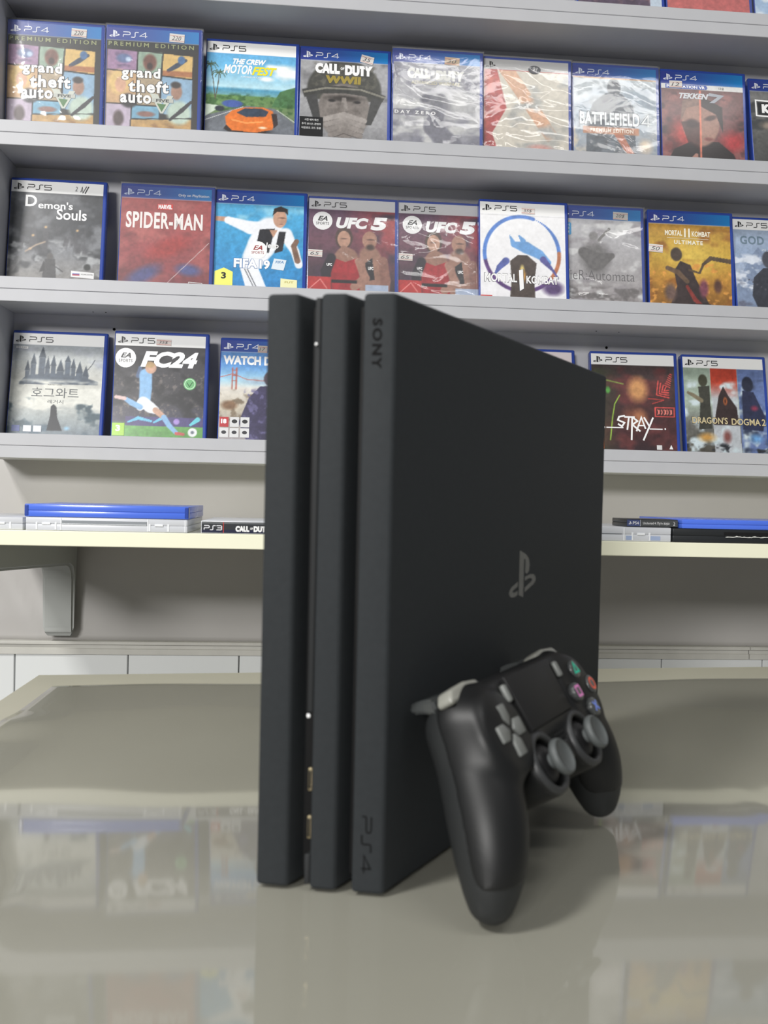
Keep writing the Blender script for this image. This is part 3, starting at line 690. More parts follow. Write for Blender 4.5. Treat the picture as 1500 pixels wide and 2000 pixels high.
@cover
def helmet():
    a = Art(3); a.grad([(0, (.60, .60, .61)), (80, (.66, .66, .67)), (170, (.45, .45, .46))]); a.cloud((.42, .42, .43), 30, 20, .5, 4)
    a.ell(66, 66, 56, 48, (.27, .27, .25), .06); a.rect(0, 82, 131, 40, (.60, .60, .61)); a.cloud((.38, .37, .33), 6, 5, .52, 8, 22, 70, 18, 115, .7)
    a.ell(66, 98, 40, 44, (.48, .45, .43), .08); a.poly([(4, 68), (30, 62), (66, 60), (102, 63), (127, 72), (122, 82), (96, 74), (66, 71), (34, 73), (8, 80)], (.24, .24, .23)); a.line([(8, 72), (40, 64), (90, 64), (124, 74)], 3, (.52, .51, .46))
    a.poly([(10, 78), (26, 74), (32, 112), (24, 120)], (.25, .25, .25)); a.poly([(106, 75), (122, 80), (106, 118), (98, 118)], (.25, .25, .25))
    a.ell(66, 79, 34, 6, (.22, .20, .19), .6); a.ell(48, 83, 7, 3, (.16, .15, .15), .5); a.ell(85, 84, 7, 3, (.16, .15, .15), .5); a.poly([(63, 78), (69, 78), (72, 98), (60, 98)], (.56, .53, .51)); a.cloud((.36, .33, .31), 9, 9, .52, 5, 78, 104, 30, 102, .5)
    for k in range(4): a.limb([(38+k*3, 112+k*8, 9), (66, 104+k*8, 10), (96-k*2, 112+k*8, 9)], (.62-.04*k, .59-.04*k, .57-.04*k)); a.line([(42+k*3, 116+k*8), (66, 109+k*8), (94, 117+k*8)], 1.2, (.33, .30, .29))
    a.head4()
    L = logo4()+text_shape('CALL', 23, 26, 36, 16, WHT, .09)+text_shape('OF', 60, 31, 5.5, 4, WHT, .04)+text_shape('DUTY', 66.5, 27, 41, 16, WHT, .09)+text_shape('WWII', 38.5, 44.5, 52, 12, (.62, .55, .25), .07, .05, 1.05)
    L += rect(1.7, 110, 34, 40, (.07, .07, .08))
    for i, t in enumerate(('사전 예약 특전', '추가 보너스 콘텐츠', '다운로드 코드 동봉')): L += text_shape(t, 5 if i else 9, 113+i*6.2, 28 if i else 20, 3.4, (.88, .88, .88), .01)
    return a, L, sticker(99, 17, '35', .22, 19, 12)
@cover
def grey_haze():
    a = Art(4); a.grad([(0, (.56, .56, .60)), (90, (.66, .66, .68)), (170, (.50, .50, .55))]); a.cloud((.46, .46, .52), 40, 18, .5, 5); a.cloud((.78, .78, .78), 28, 14, .55, 5, 30, 170)
    a.ell(70, 82, 24, 22, (.44, .44, .48), .5, .5); a.ell(50, 76, 12, 8, (.34, .34, .40), .5, -.6); a.limb([(70, 90, 20), (60, 120, 30), (90, 150, 36)], (.44, .44, .49)); a.ell(100, 80, 28, 30, (.74, .74, .74), .8, 0, .7)
    a.rect(0, 94, 70, 9, (.40, .40, .45), .6); a.head4()
    L = logo4((.85, .87, .93))+text_shape('CALL', 22, 30, 34, 16, (.88, .88, .86), .09)+text_shape('OF', 57, 36, 6, 4, (.88, .88, .86), .04)+text_shape('DUTY', 64.5, 32, 42, 16, (.86, .86, .84), .09)+text_shape('ADVANCED WARFARE', 28, 49.5, 72, 5.5, (.72, .70, .60), .03)
    L += text_shape('DAY ZERO', 4, 96, 60, 5, WHT, .03, 0, 1.7)
    return a, L, sticker(88, 17, '30', .05, 22, 12, (.74, .66, .56))
@cover
def red_glare():
    a = Art(5); a.grad([(0, (.72, .22, .20)), (170, (.66, .20, .20))]); a.cloud((.84, .40, .32), 40, 40, .5, 5); a.poly([(22, 22), (130, 22), (130, 165), (30, 165), (14, 120), (36, 80)], (.83, .80, .74)); a.poly([(24, 22), (50, 22), (115, 120), (98, 130)], (.86, .66, .52)); a.cloud((.68, .68, .66), 30, 16, .5, 5, 24, 165, 30); a.ell(86, 140, 24, 8, (.82, .60, .56), .6)  # pale patches paint the film's glare into the red print
    a.head5(21, (.78, .78, .78))
    return a, logo5()[:3], disc(78, 18.5, 9.5, 6.5, (.36, .36, .38))+text_shape('2?', 74, 15, 9, 6, (.72, .72, .72), .03, .2)
@cover
def soldier():
    a = Art(6); a.grad([(0, (.72, .76, .79)), (90, (.74, .77, .79)), (170, (.55, .55, .58))]); a.cloud((.58, .64, .70), 34, 24, .5, 5); a.cloud((.86, .80, .70), 20, 16, .55, 6, 100, 170)
    S = (.30, .33, .37); a.ell(64, 38, 11, 16, S, .15); a.poly([(52, 46), (76, 46), (94, 66), (98, 150), (20, 160), (22, 90), (32, 62)], S, .92); a.cloud((.44, .48, .52), 12, 10, .52, 6, 50, 150, 24, 96, .6); a.limb([(70, 110, 14), (82, 130, 12), (96, 150, 10)], (.72, .40, .28)); a.ell(112, 128, 14, 16, (.90, .82, .72), .8)
    a.head4(); a.line([(0, 22.5), (131, 22.5)], 2, (.80, .58, .35)); a.rect(16, 100, 86, 11, (.78, .50, .34), .9)
    L = logo4((.84, .87, .92))
    for c, d, b in (((.20, .24, .28), .9, .06), ((.90, .92, .93), 0, .035)): L += text_shape('BATTLEFIELD', 11-d, 77-d, 92+2*d, 20+2*d, c, b, .0, 1.06)+stroke([(116, 96), (116, 79), (107, 91.5), (120, 91.5)], 2.4+1.6*d, c)
    L += text_shape('PREMIUM EDITION', 27, 102.5, 66, 6, (.95, .90, .84), .025, 0, 1.15)
    return a, L, []
@cover
def red_split():
    a = Art(7); a.grad([(0, (.36, .22, .22)), (60, (.44, .28, .28)), (170, (.42, .12, .14))]); a.cloud((.55, .33, .32), 30, 22, .5, 5, 34); a.cloud((.26, .15, .17), 20, 14, .55, 6, 34)
    a.ell(40, 100, 34, 30, (.74, .22, .20), .7); a.ell(112, 112, 26, 22, (.70, .18, .20), .7); a.poly([(0, 165), (20, 128), (48, 114), (90, 114), (112, 132), (128, 165)], (.13, .10, .11))
    a.ell(62, 82, 31, 42, (.62, .45, .39), .10); a.poly([(62, 40), (96, 58), (97, 100), (86, 70), (62, 58)], (.15, .11, .12)); a.poly([(62, 40), (34, 50), (30, 86), (40, 62), (62, 56)], (.50, .38, .34)); a.ell(48, 86, 14, 9, (.22, .10, .11), .5); a.ell(78, 76, 13, 5, (.26, .16, .15), .5, -.3); a.poly([(31, 84), (62, 84), (62, 130), (42, 118)], (.20, .10, .11), .75); a.ell(74, 110, 10, 4, (.48, .24, .22), .6)
    a.line([(62, 34), (61, 165)], 2.6, (.95, .50, .38), 2); a.limb([(46, 146, 8), (54, 136, 6), (56, 160, 10)], (.66, .46, .40)); a.head4(24); a.rect(0, 24, 131, 8, (.84, .84, .83))
    L = logo4()+poly_shape([(8, 24.6), (72, 24.6), (74, 28), (72, 31.4), (8, 31.4)], (.22, .34, .66))+text_shape('PLAYSTATION VR', 10, 25.8, 60, 4.4, WHT, .03)+text_shape('대응', 91, 26, 9, 4.2, (.3, .3, .3))
    L += text_shape('TEKKEN', 29, 38, 46, 9, (.80, .81, .83), .045, .3)+poly_shape([(76, 36), (100, 39), (84, 52), (76, 52), (89, 42), (74, 41)], (.62, .64, .68))
    return a, L, sticker(24, 25, '12', -.02, 20, 11)
@cover
def dark_block():
    a = Art(8); a.grad([(0, (.50, .50, .50)), (60, (.40, .40, .39)), (170, (.16, .17, .17))]); a.cloud((.20, .21, .22), 20, 16, .45, 6, 24); a.ell(30, 80, 20, 10, (.52, .47, .42), .6); a.head4()
    L = logo4()+stroke([(10, 38), (90, 40), (90, 66), (10, 64)], 2.4, WHT, True)+rect(13, 41, 74, 21, (.10, .11, .12))+text_shape('K', 19, 44, 14, 15, WHT, .08)
    return a, L, []
@cover
def storm():
    a = Art(9); a.grad([(0, (.30, .31, .33)), (60, (.38, .39, .41)), (110, (.44, .45, .47)), (150, (.50, .49, .48)), (170, (.34, .33, .32))]); a.cloud((.20, .21, .23), 26, 20, .5, 6); a.cloud((.60, .61, .62), 16, 10, .58, 7, 90, 150); a.cloud((.26, .26, .28), 9, 26, .52, 7, 70, 115, 16, 120, .8)
    for x, y in ((52, 73), (96, 76), (35, 86), (32, 106)): a.ell(x, y, 3, 2.6, (.85, .68, .45), .9)
    a.line([(26, 110), (40, 100), (52, 95)], 2, (.70, .60, .50), 2); a.ell(60, 116, 5, 6, (.30, .29, .29), .3); a.poly([(53, 120), (67, 120), (70, 150), (50, 150)], (.24, .24, .25)); a.poly([(52, 122), (46, 140), (54, 138)], (.18, .18, .19)); a.line([(64, 128), (78, 138)], 1.6, (.22, .22, .23)); a.ell(112, 130, 6, 6, (.14, .15, .15), .4)
    a.head5()
    L = logo5()+text_shape('D', 22, 26, 16, 17, WHT, .02)+text_shape("emon's", 40, 34.5, 48, 11, WHT, .015)+text_shape('Souls', 66, 45, 42, 16, WHT, .015)
    L += poly_shape([(90, 136), (122, 138), (122, 147), (90, 145)], (.86, .86, .86))+rect(92, 138.3, 10, 1.4, (.94, .94, .94))+rect(92, 139.7, 10, 1.6, (.25, .3, .6))+rect(92, 141.3, 10, 1.6, (.70, .22, .25))+text_shape('РУССКИЕ СУБТИТРЫ', 104, 140, 16, 1.8, (.3, .3, .3))
    L += stroke([(98, 18), (100, 10), (101, 19), (106, 9)], 1.0, (.12, .12, .13))+stroke([(104, 20), (109, 9)], 1.2, (.12, .12, .13))+text_shape('2', 90, 10, 3.4, 7, (.5, .5, .5), 0, .2)
    return a, L, []
@cover
def plain_red():
    a = Art(10); a.grad([(0, (.60, .24, .24)), (60, (.66, .28, .28)), (120, (.58, .24, .26)), (170, (.44, .18, .22))]); a.cloud((.72, .38, .36), 60, 30, .5, 4, 22, 170, -5, 140, .8); a.cloud((.46, .18, .20), 40, 30, .55, 4, 70); a.ell(70, 96, 42, 18, (.66, .20, .19), .6, -.4); a.ell(36, 138, 36, 15, (.30, .30, .52), .6, -.5); a.ell(100, 128, 24, 12, (.30, .32, .55), .6, .1); a.line([(60, 160), (128, 86)], .8, (.84, .76, .76))
    a.head4()
    L = logo4((.80, .84, .92))+text_shape('Only on PlayStation', 82, 13.2, 44, 5, WHT, .01)+rect(53, 30, 22, 8.5, (.80, .20, .18))+text_shape('MARVEL', 54.2, 31, 19.6, 6.5, WHT, .05)+text_shape('SPIDER-MAN', 9, 43, 109, 25, (.95, .93, .92), .03, 0, 1.1)
    L += stroke([(101, 146), (120, 147), (120, 152), (101, 151)], .7, WHT, True)
    return a, L, []
@cover
def footballer_blue():
    a = Art(11); a.grad([(0, (.30, .66, .84)), (80, (.22, .60, .82)), (170, (.16, .48, .76))]); a.cloud((.50, .78, .90), 36, 26, .55, 5, 22, 90, 30); W = (.92, .93, .95)
    a.limb([(2, 46, 8), (22, 47, 9)], (.74, .56, .46)); a.limb([(20, 48, 13), (52, 58, 22), (80, 60, 26)], W); a.limb([(80, 60, 44), (70, 84, 44), (58, 106, 36)], W); a.limb([(104, 66, 22), (118, 92, 14), (124, 112, 13)], W); a.limb([(122, 106, 10), (116, 84, 9), (120, 76, 8)], (.50, .38, .32))
    a.poly([(66, 60), (88, 58), (80, 96), (60, 92)], (.15, .15, .17)); a.poly([(94, 62), (104, 62), (100, 92), (88, 96)], (.17, .17, .19)); a.poly([(80, 60), (92, 60), (86, 72)], (.74, .56, .46)); a.ell(95, 42, 10.5, 15, (.76, .58, .48), .10); a.poly([(84, 38), (86, 27), (96, 23), (106, 27), (107, 37), (102, 32), (90, 32)], (.18, .15, .14)); a.ell(98, 41, 7, 1.4, (.36, .26, .22), .7); a.ell(97, 51, 4, 1.2, (.55, .36, .32), .7)
    a.poly([(36, 110), (64, 116), (78, 150), (48, 150)], W); a.line([(46, 122), (60, 150)], 1.2, (.15, .15, .2)); a.line([(50, 122), (64, 150)], 1.2, (.15, .15, .2)); a.head4(22)
    L = logo4()+text_shape('Jeep', 74, 80, 20, 11, (.9, .9, .9), .03, .1)+ea_disc(64, 92, 13.5, (.60, .25, .25))+text_shape('FIFA', 29.4, 105.5, 35.2, 15, (.20, .42, .66), .075)+text_shape('19', 66.4, 106.5, 16.2, 15, (.20, .42, .66), .075)+text_shape('FIFA', 30, 106, 34, 14, WHT, .045)+text_shape('19', 67, 107, 15, 14, WHT, .045)+poly_shape([(88, 104), (106, 106), (102, 122), (84, 120)], (.86, .90, .93))+text_shape('FIFA', 90, 107.5, 12, 4, (.3, .5, .7), .02, .2)
    L += poly_shape([(3, 127), (16, 121), (29, 127), (29, 150), (3, 150)], (.93, .93, .45))+text_shape('3', 12.5, 128, 7, 10, (.13, .13, .13), .04)+poly_shape([(98, 134), (122, 136), (122, 150), (98, 150)], (.93, .92, .72))+text_shape('FUT', 104, 138, 13, 3, (.75, .7, .4), .03)
    return a, L, []
@cover
def fighters():
    a = Art(12); a.grad([(0, (.36, .25, .38)), (70, (.42, .25, .32)), (170, (.16, .15, .18))]); m = np.clip((PX-50)/70, 0, 1)*np.clip((120-PY)/70, 0, 1); a.mix(m*.85, (.70, .22, .22)); a.cloud((.26, .18, .26), 30, 26, .55, 4, 22)
    SK = (.62, .45, .38)
    a.limb([(92, 92, 34), (98, 120, 44), (98, 160, 46)], SK); a.limb([(112, 100, 16), (116, 130, 17), (114, 160, 16)], (.56, .38, .33)); a.ell(92, 68, 11.5, 15, (.66, .48, .40), .1); a.ell(93, 79, 8, 6, (.25, .18, .16), .5); a.ell(94, 67, 8, 1.6, (.30, .2, .18), .7); a.poly([(86, 104), (96, 96), (100, 130), (88, 132)], (.14, .13, .15))
    a.ell(54, 66, 14, 19, (.30, .22, .20), .15); a.ell(54, 68, 10, 14, (.74, .56, .47), .1); a.ell(54, 67, 7, 1.3, (.36, .25, .22), .7); a.limb([(54, 84, 12), (58, 100, 40), (52, 140, 50)], SK); a.poly([(40, 98), (56, 104), (76, 96), (78, 150), (30, 150), (32, 112)], (.66, .14, .17)); a.limb([(76, 102, 13), (86, 128, 15), (70, 142, 14)], (.66, .48, .41)); a.limb([(36, 98, 15), (28, 120, 17), (30, 150, 16)], (.15, .13, .17)); a.rect(34, 132, 40, 5, (.12, .1, .12))
    a.rect(0, 128, 36, 24, (.75, .18, .18)); a.line([(4, 148), (20, 132), (30, 146)], 1.6, (.9, .5, .48)); a.rect(86, 138, 34, 14, (.66, .72, .82)); a.head5(22, (.84, .84, .85))
    L = logo5()+ea_disc(22, 40, 14.5)+text_shape('UFC', 42, 33, 48, 18, WHT, .055, .22)+text_shape('5', 93, 31, 25, 21, WHT, .06, .15)+text_shape('UFC', 29, 107, 8, 4, WHT, .05)+text_shape('UFC', 90, 110, 8, 5, WHT, .05)
    return a, L, sticker(12, 92, '65', .04, 21, 11)
@cover
def white_ring():
    a = Art(13); a.grad([(0, (.95, .95, .955)), (170, (.92, .915, .93))])
    for k in range(120):
        t = 2*math.pi*k/120-1.2; c = np.array((.32, .50, .82)) if math.sin(t) < .2 else np.array((.36, .24, .48)); c = c if math.cos(t) < .75 or math.sin(t) < -.1 else np.array((.75, .45, .30)); wd = 3.6 if k > 14 else 1+k*.18
        a.ell(64+56*math.cos(t), 84+58*math.sin(t), wd, wd, tuple(c), .4)
    B = (.40, .62, .86); a.limb([(46, 56, 2), (52, 70, 10), (70, 74, 20), (90, 84, 16), (104, 96, 9)], B); a.limb([(60, 56, 3), (66, 64, 9)], B); a.limb([(40, 96, 12), (30, 106, 9), (24, 116, 4)], (.33, .38, .66)); a.limb([(96, 92, 12), (110, 108, 5), (118, 120, 3)], (.34, .34, .60)); a.ell(110, 136, 20, 14, (.34, .26, .44), .5)
    a.poly([(46, 96), (58, 86), (72, 86), (86, 98), (82, 126), (84, 168), (44, 168), (48, 124)], (.30, .26, .24)); a.ell(64, 118, 7, 14, (.95, .66, .25), .8); a.ell(64, 108, 4, 9, (.98, .88, .5), .8); a.head5(); a.line([(0, 25), (131, 25)], .6, (.45, .45, .46))
    L = logo5()+[(p, f, c) for c, d in (((.28, .27, .30), .7), (WHT, 0)) for p, f, _ in text_shape('MORTAL', 8-d, 116-d, 48+2*d, 13+2*d, c, .025)+text_shape('KOMBAT', 70-d, 118-d, 48+2*d, 12+2*d, c, .025)+poly_shape([(59-d, 110), (65+d, 108-d), (66+d, 138+d), (60-d, 142+d)], c)]+rect(1.8, 150, 17, 8, (.80, .22, .2))
    return a, L, sticker(74, 16.5, '55$', .02, 20, 10, (.90, .88, .86))
@cover
def pale_ruin():
    a = Art(14); a.grad([(0, (.74, .74, .76)), (90, (.70, .69, .70)), (170, (.58, .55, .55))]); a.cloud((.60, .58, .60), 36, 20, .5, 4); a.cloud((.84, .84, .84), 22, 14, .58, 6, 20); a.ell(58, 84, 28, 34, (.45, .44, .44), .5); a.ell(56, 48, 8, 8, (.52, .51, .51), .3); a.line([(64, 54), (80, 36)], 4, (.48, .47, .46)); a.limb([(40, 74, 18), (60, 88, 30), (84, 78, 10)], (.40, .39, .39)); a.cloud((.44, .42, .42), 14, 9, .5, 6, 124); a.head4()
    L = logo4((.86, .88, .93))+text_shape('NieR:Automata', 6, 102, 112, 15, (.40, .39, .40), -.01)+poly_shape([(2, 28), (20, 28), (22, 30), (22, 46), (20, 48), (2, 48)], (.22, .58, .78))
    for i, t in enumerate(('한국어', '음성 자막', '지원 제품')): L += text_shape(t, 4, 30.5+i*5.4, 15, 3.6, WHT, .01)
    return a, L, sticker(98, 15, '20$', .03, 23, 12, (.80, .80, .78))
@cover
def gold_battle():
    a = Art(15); a.grad([(0, (.66, .46, .18)), (70, (.82, .66, .24)), (110, (.74, .52, .20)), (170, (.46, .30, .14))]); a.ell(70, 74, 56, 44, (.88, .74, .30), .9); a.cloud((.58, .36, .16), 24, 20, .52, 5, 24, 170, -5, 140, .8); a.cloud((.88, .60, .26), 8, 7, .62, 8, 80)
    a.poly([(30, 160), (44, 120), (40, 96), (50, 80), (66, 86), (74, 108), (96, 150), (100, 165)], (.24, .20, .20)); a.ell(44, 70, 10, 12, (.30, .25, .22), .2); a.limb([(64, 94, 4), (80, 98, 4), (86, 84, 5), (98, 74, 8), (128, 78, 9)], (.34, .28, .22)); a.limb([(30, 92, 8), (46, 98, 9), (60, 112, 8)], (.42, .33, .26)); a.ell(86, 122, 9, 18, (.52, .28, .34), .5); a.ell(108, 118, 8, 14, (.36, .24, .20), .5); a.ell(34, 130, 12, 18, (.42, .33, .30), .5); a.limb([(60, 120, 6), (72, 140, 8), (90, 156, 6)], (.55, .22, .2)); a.rect(64, 146, 32, 10, (.09, .08, .08)); a.head4()
    L = logo4()+text_shape('MORTAL', 27, 32, 27, 8.5, (.94, .92, .84), .03)+text_shape('11', 57, 28.5, 9, 14, (.94, .92, .84), .05)+text_shape('KOMBAT', 69, 32.5, 29, 8.5, (.94, .92, .84), .03)+stroke([(30, 44), (95, 44.6)], .5, (.94, .92, .84))+text_shape('ULTIMATE', 41, 47.5, 45, 6.5, (.94, .92, .84), .04, 0, 1.25)+text_shape('INCLUDES', 73, 148, 14, 2.2, WHT, .03)
    return a, L, sticker(12, 62, '50', .06, 22, 12)
@cover
def snow_peak():
    a = Art(16); a.grad([(0, (.66, .72, .80)), (60, (.56, .64, .76)), (120, (.66, .70, .78)), (170, (.72, .76, .82))]); a.poly([(0, 120), (24, 70), (40, 50), (70, 90), (100, 60), (131, 100), (131, 165), (0, 165)], (.48, .55, .67)); a.cloud((.84, .87, .92), 14, 9, .5, 6, 60, 130); a.cloud((.38, .40, .48), 18, 12, .58, 5, 100)
    a.ell(56, 70, 12, 16, (.26, .27, .31), .2); a.poly([(30, 100), (46, 84), (70, 84), (90, 104), (92, 165), (40, 165), (26, 130)], (.20, .21, .25)); a.limb([(22, 104, 3), (60, 126, 4), (84, 140, 4)], (.30, .30, .34)); a.head5()
    L = logo5()+text_shape('GOD OF WAR', 12, 32, 112, 14, (.42, .50, .56), .03, 0, 1.1)+text_shape('라그나로크', 46, 52, 36, 5, (.80, .84, .88), .01)
    return a, L, []
@cover
def misty_towers():
    a = Art(17); a.grad([(0, (.46, .50, .56)), (40, (.70, .72, .72)), (70, (.72, .72, .69)), (100, (.82, .82, .78)), (130, (.60, .63, .63)), (170, (.34, .40, .46))]); a.cloud((.60, .62, .66), 40, 12, .5, 4, 22, 60); K = (.26, .31, .37)
    rng = random.Random(5)
    for x, h0, w_ in ((24, 66, 6), (32, 56, 7), (44, 46, 9), (52, 62, 6), (60, 58, 7), (70, 66, 10), (80, 52, 8), (88, 60, 6), (97, 68, 9), (106, 72, 8)):
        h0 -= 5; a.rect(x-w_/2, h0, w_, 76-h0, K); a.poly([(x-w_/2-.8, h0), (x, h0-11-rng.random()*8), (x+w_/2+.8, h0)], (.20, .25, .31))
    a.poly([(14, 78), (24, 68), (60, 64), (100, 68), (124, 75), (124, 80), (14, 82)], K); a.cloud((.84, .84, .80), 30, 10, .36, 5, 72, 124); a.cloud((.26, .34, .38), 16, 14, .5, 6, 100, 168, -5, 38); a.cloud((.24, .32, .36), 16, 14, .5, 6, 98, 168, 92, 140); a.cloud((.30, .38, .44), 20, 10, .5, 5, 138, 170)
    a.poly([(64, 110), (68, 114), (70, 130), (78, 150), (56, 150), (60, 128), (60, 114)], (.11, .12, .15)); a.line([(108, 58), (114, 50), (118, 42)], 1.2, (.25, .27, .3)); a.ell(84, 146, 6, 4, (.55, .75, .88), .9); a.head5()
    L = logo5()+text_shape('호그와트', 32, 86, 66, 15, (.30, .32, .33))+text_shape('레거시', 55, 104, 22, 5.5, (.30, .32, .33))+text_shape('PORTKEY GAMES', 54, 80.5, 20, 1.8, (.4, .4, .4))+poly_shape([(6, 24.5), (23, 25), (23, 28.5), (6, 28)], (.86, .86, .86))+text_shape('자막 한글화', 8, 25.3, 13, 2.2, (.25, .25, .25))
    for x in (8, 24, 38): L += rect(x, 143, 11, 9, (.86, .87, .9) if x > 8 else (.35, .40, .62))
    return a, L, []
@cover
def footballer_night():
    a = Art(18); a.grad([(0, (.16, .16, .18)), (100, (.24, .23, .25)), (132, (.22, .22, .30)), (140, (.36, .62, .28)), (170, (.30, .58, .24))]); a.cloud((.40, .37, .36), 4, 4, .55, 8, 60, 128); a.cloud((.10, .10, .12), 22, 18, .55, 5, 22, 130); a.rect(20, 126, 111, 13, (.26, .22, .44)); a.limb([(24, 134, 3), (38, 128, 6), (56, 132, 4)], (.36, .72, .86)); a.limb([(60, 134, 3), (70, 128, 5)], (.36, .72, .86)); a.limb([(112, 136, 4), (122, 128, 8)], (.36, .80, .86)); a.ell(92, 132, 5, 5, (.62, .5, .8), .3)
    B = (.50, .70, .88); SK = (.78, .60, .50)
    a.limb([(48, 58, 9), (36, 66, 8), (38, 54, 6)], (.28, .36, .50)); a.limb([(46, 64, 20), (47, 84, 19), (46, 102, 18)], B); a.ell(53, 54, 8.5, 9, SK, .15); a.ell(51, 49, 9, 6, (.72, .58, .38), .4); a.limb([(44, 104, 17), (54, 112, 17), (62, 116, 12)], (.90, .92, .94)); a.limb([(42, 106, 16), (40, 112, 12)], (.88, .90, .93)); a.limb([(40, 112, 9), (28, 106, 9), (20, 101, 7)], B); a.limb([(18, 100, 6), (6, 98, 6)], (.85, .72, .70)); a.limb([(62, 116, 10), (74, 126, 9)], SK); a.limb([(74, 126, 9), (82, 138, 8), (92, 148, 7)], B); a.limb([(92, 149, 5), (102, 150, 5)], (.8, .3, .3)); a.ell(115, 147, 7, 7, (.90, .91, .92), .15); a.ell(115, 147, 3, 3, (.4, .45, .5), .4); a.head5()
    L = logo5()+ea_disc(17, 40, 14.5)+text_shape('FC24', 38, 29, 82, 24, WHT, .05, .28)+disc(109, 76, 9, 9, (.42, .68, .45))+ring(109, 76, 7.2, .9, (.80, .92, .80))+stroke([(105, 74), (108.6, 80), (113, 73)], 1.1, (.15, .35, .2))+rect(2, 136, 17, 18, (.62, .80, .22))+text_shape('3', 7, 139, 6.5, 9, WHT, .05)
    return a, L, sticker(70, 15.5, '35$', .03, 21, 9, (.88, .84, .82))
@cover
def bridge_city():
    a = Art(19); a.grad([(0, (.30, .50, .78)), (44, (.34, .58, .84)), (66, (.64, .82, .90)), (78, (.86, .84, .80)), (110, (.74, .70, .62)), (170, (.60, .58, .62))]); a.ell(60, 66, 34, 8, (.62, .72, .80), .6); a.line([(0, 62), (20, 56), (40, 64), (70, 66)], 1.2, (.72, .40, .34)); a.rect(18, 46, 2, 34, (.70, .34, .28)); a.rect(24, 46, 2, 34, (.70, .34, .28))
    for y in (50, 58, 66): a.rect(18, y, 8, 1.3, (.70, .34, .28))
    a.cloud((.50, .44, .36), 10, 8, .5, 6, 78, 130, -5, 60); a.ell(16, 104, 15, 9, (.48, .36, .26), .5); a.ell(74, 62, 10, 12, (.28, .24, .28), .2); a.poly([(60, 74), (90, 72), (120, 90), (124, 165), (46, 165), (30, 130), (44, 92)], (.23, .21, .34)); a.cloud((.40, .38, .56), 8, 8, .55, 8, 76, 165, 34, 122, .8); a.head4()
    L = logo4()+text_shape('WATCH DOGS', 5, 28, 100, 14, WHT, .05)+text_shape('2', 110, 28, 12, 14, WHT, .07)
    for i in range(3): L += rect(3+i*15, 122, 13, 15, (.84, .84, .84) if i else (.72, .22, .24))+rect(3+i*15, 138.5, 13, 14, (.86, .86, .86))+(text_shape('18', 5, 125, 8, 7, WHT, .06) if i == 0 else disc(9.5+i*15, 128.5, 4, 3, (.15, .15, .16)))+disc(9.5+i*15, 145, 3.6, 2.6, (.2, .2, .22))
    return a, L, sticker(62, 17, '17', .02, 14, 11, (.70, .68, .66))
@cover
def pale_pink():
    a = Art(20); a.grad([(0, (.90, .86, .87)), (60, (.88, .80, .80)), (170, (.80, .66, .66))]); a.line([(0, 24), (131, 25)], .9, (.80, .46, .44)); a.cloud((.80, .60, .60), 26, 20, .5, 5, 26)
    return a, logo5(), []
@cover
def neon_alley():
    a = Art(21); a.grad([(0, (.26, .22, .22)), (60, (.24, .17, .17)), (130, (.26, .14, .15)), (170, (.16, .14, .16))]); a.cloud((.36, .18, .18), 30, 24, .5, 5, 22); a.mix(np.clip((46-PX)/40, 0, 1)*np.clip((PY-22)/10, 0, 1)*.6, (.20, .28, .16)); a.line([(22, 46), (50, 52)], 1.6, (.50, .62, .25), 1.5); a.ell(26, 62, 5, 7, (.30, .58, .24), .5)
    a.ell(72, 60, 20, 26, (.80, .56, .34), .6); a.ell(66, 106, 26, 24, (.46, .26, .20), .6); a.ell(74, 104, 14, 16, (.66, .42, .28), .8); a.line([(44, 70), (36, 84), (32, 106), (28, 140)], 1.6, (.60, .78, .26), 1)
    R = (.88, .30, .28)
    for k in range(4): a.line([(104-k*0+k*4, 46+k*3), (101+k*4, 68-k*2.2), (120, 72-k*4)], 1.5, R)
    for k in range(7): a.line([(114+k*1.4, 52-k*3), (122+k*.6, 56-k*3.4)], 1.2, R)
    a.line([(88, 74), (112, 76), (94, 82)], 1.4, (.72, .24, .22)); a.line([(98, 88), (127, 88), (127, 102), (98, 102), (98, 88)], 1.6, R)
    for i, x in enumerate((102, 107, 112, 116, 121)): a.line([(x, 91.5), (x+1.5, 95), (x, 98.5)], 1.3, (.95, .5, .45)); a.line([(x+2, 92), (x+2, 98)], .9, (.95, .5, .45))
    a.head5()
    L = logo5(); W = lambda p, w_=2.6: stroke(p, w_, WHT)
    L += W([(51, 102), (42, 104), (40, 109), (50, 113), (46, 119), (40, 115)])+W([(50, 104), (66, 104)])+W([(57, 104), (54, 124)])+W([(62, 105), (60, 140)])+W([(62, 104), (70, 110), (62, 116), (74, 126)])+W([(68, 126), (76, 104), (82, 122)])+W([(70, 117), (80, 117)], 1.8)+W([(80, 104), (88, 118)])+W([(94, 104), (88, 118), (78, 140)])
    L += stroke([(22, 121), (48, 121)], 1.6, WHT)+stroke([(88, 122), (108, 122)], 1.6, WHT)+disc(19, 121, 1.4, 1.4, WHT)+disc(112, 121.5, 1.3, 1.3, WHT)+rect(2, 138, 16, 16, (.85, .45, .20))+rect(98, 147, 8, 7, (.85, .85, .85))+poly_shape([(117, 153), (120, 146), (123, 153)], WHT)
    return a, L, []
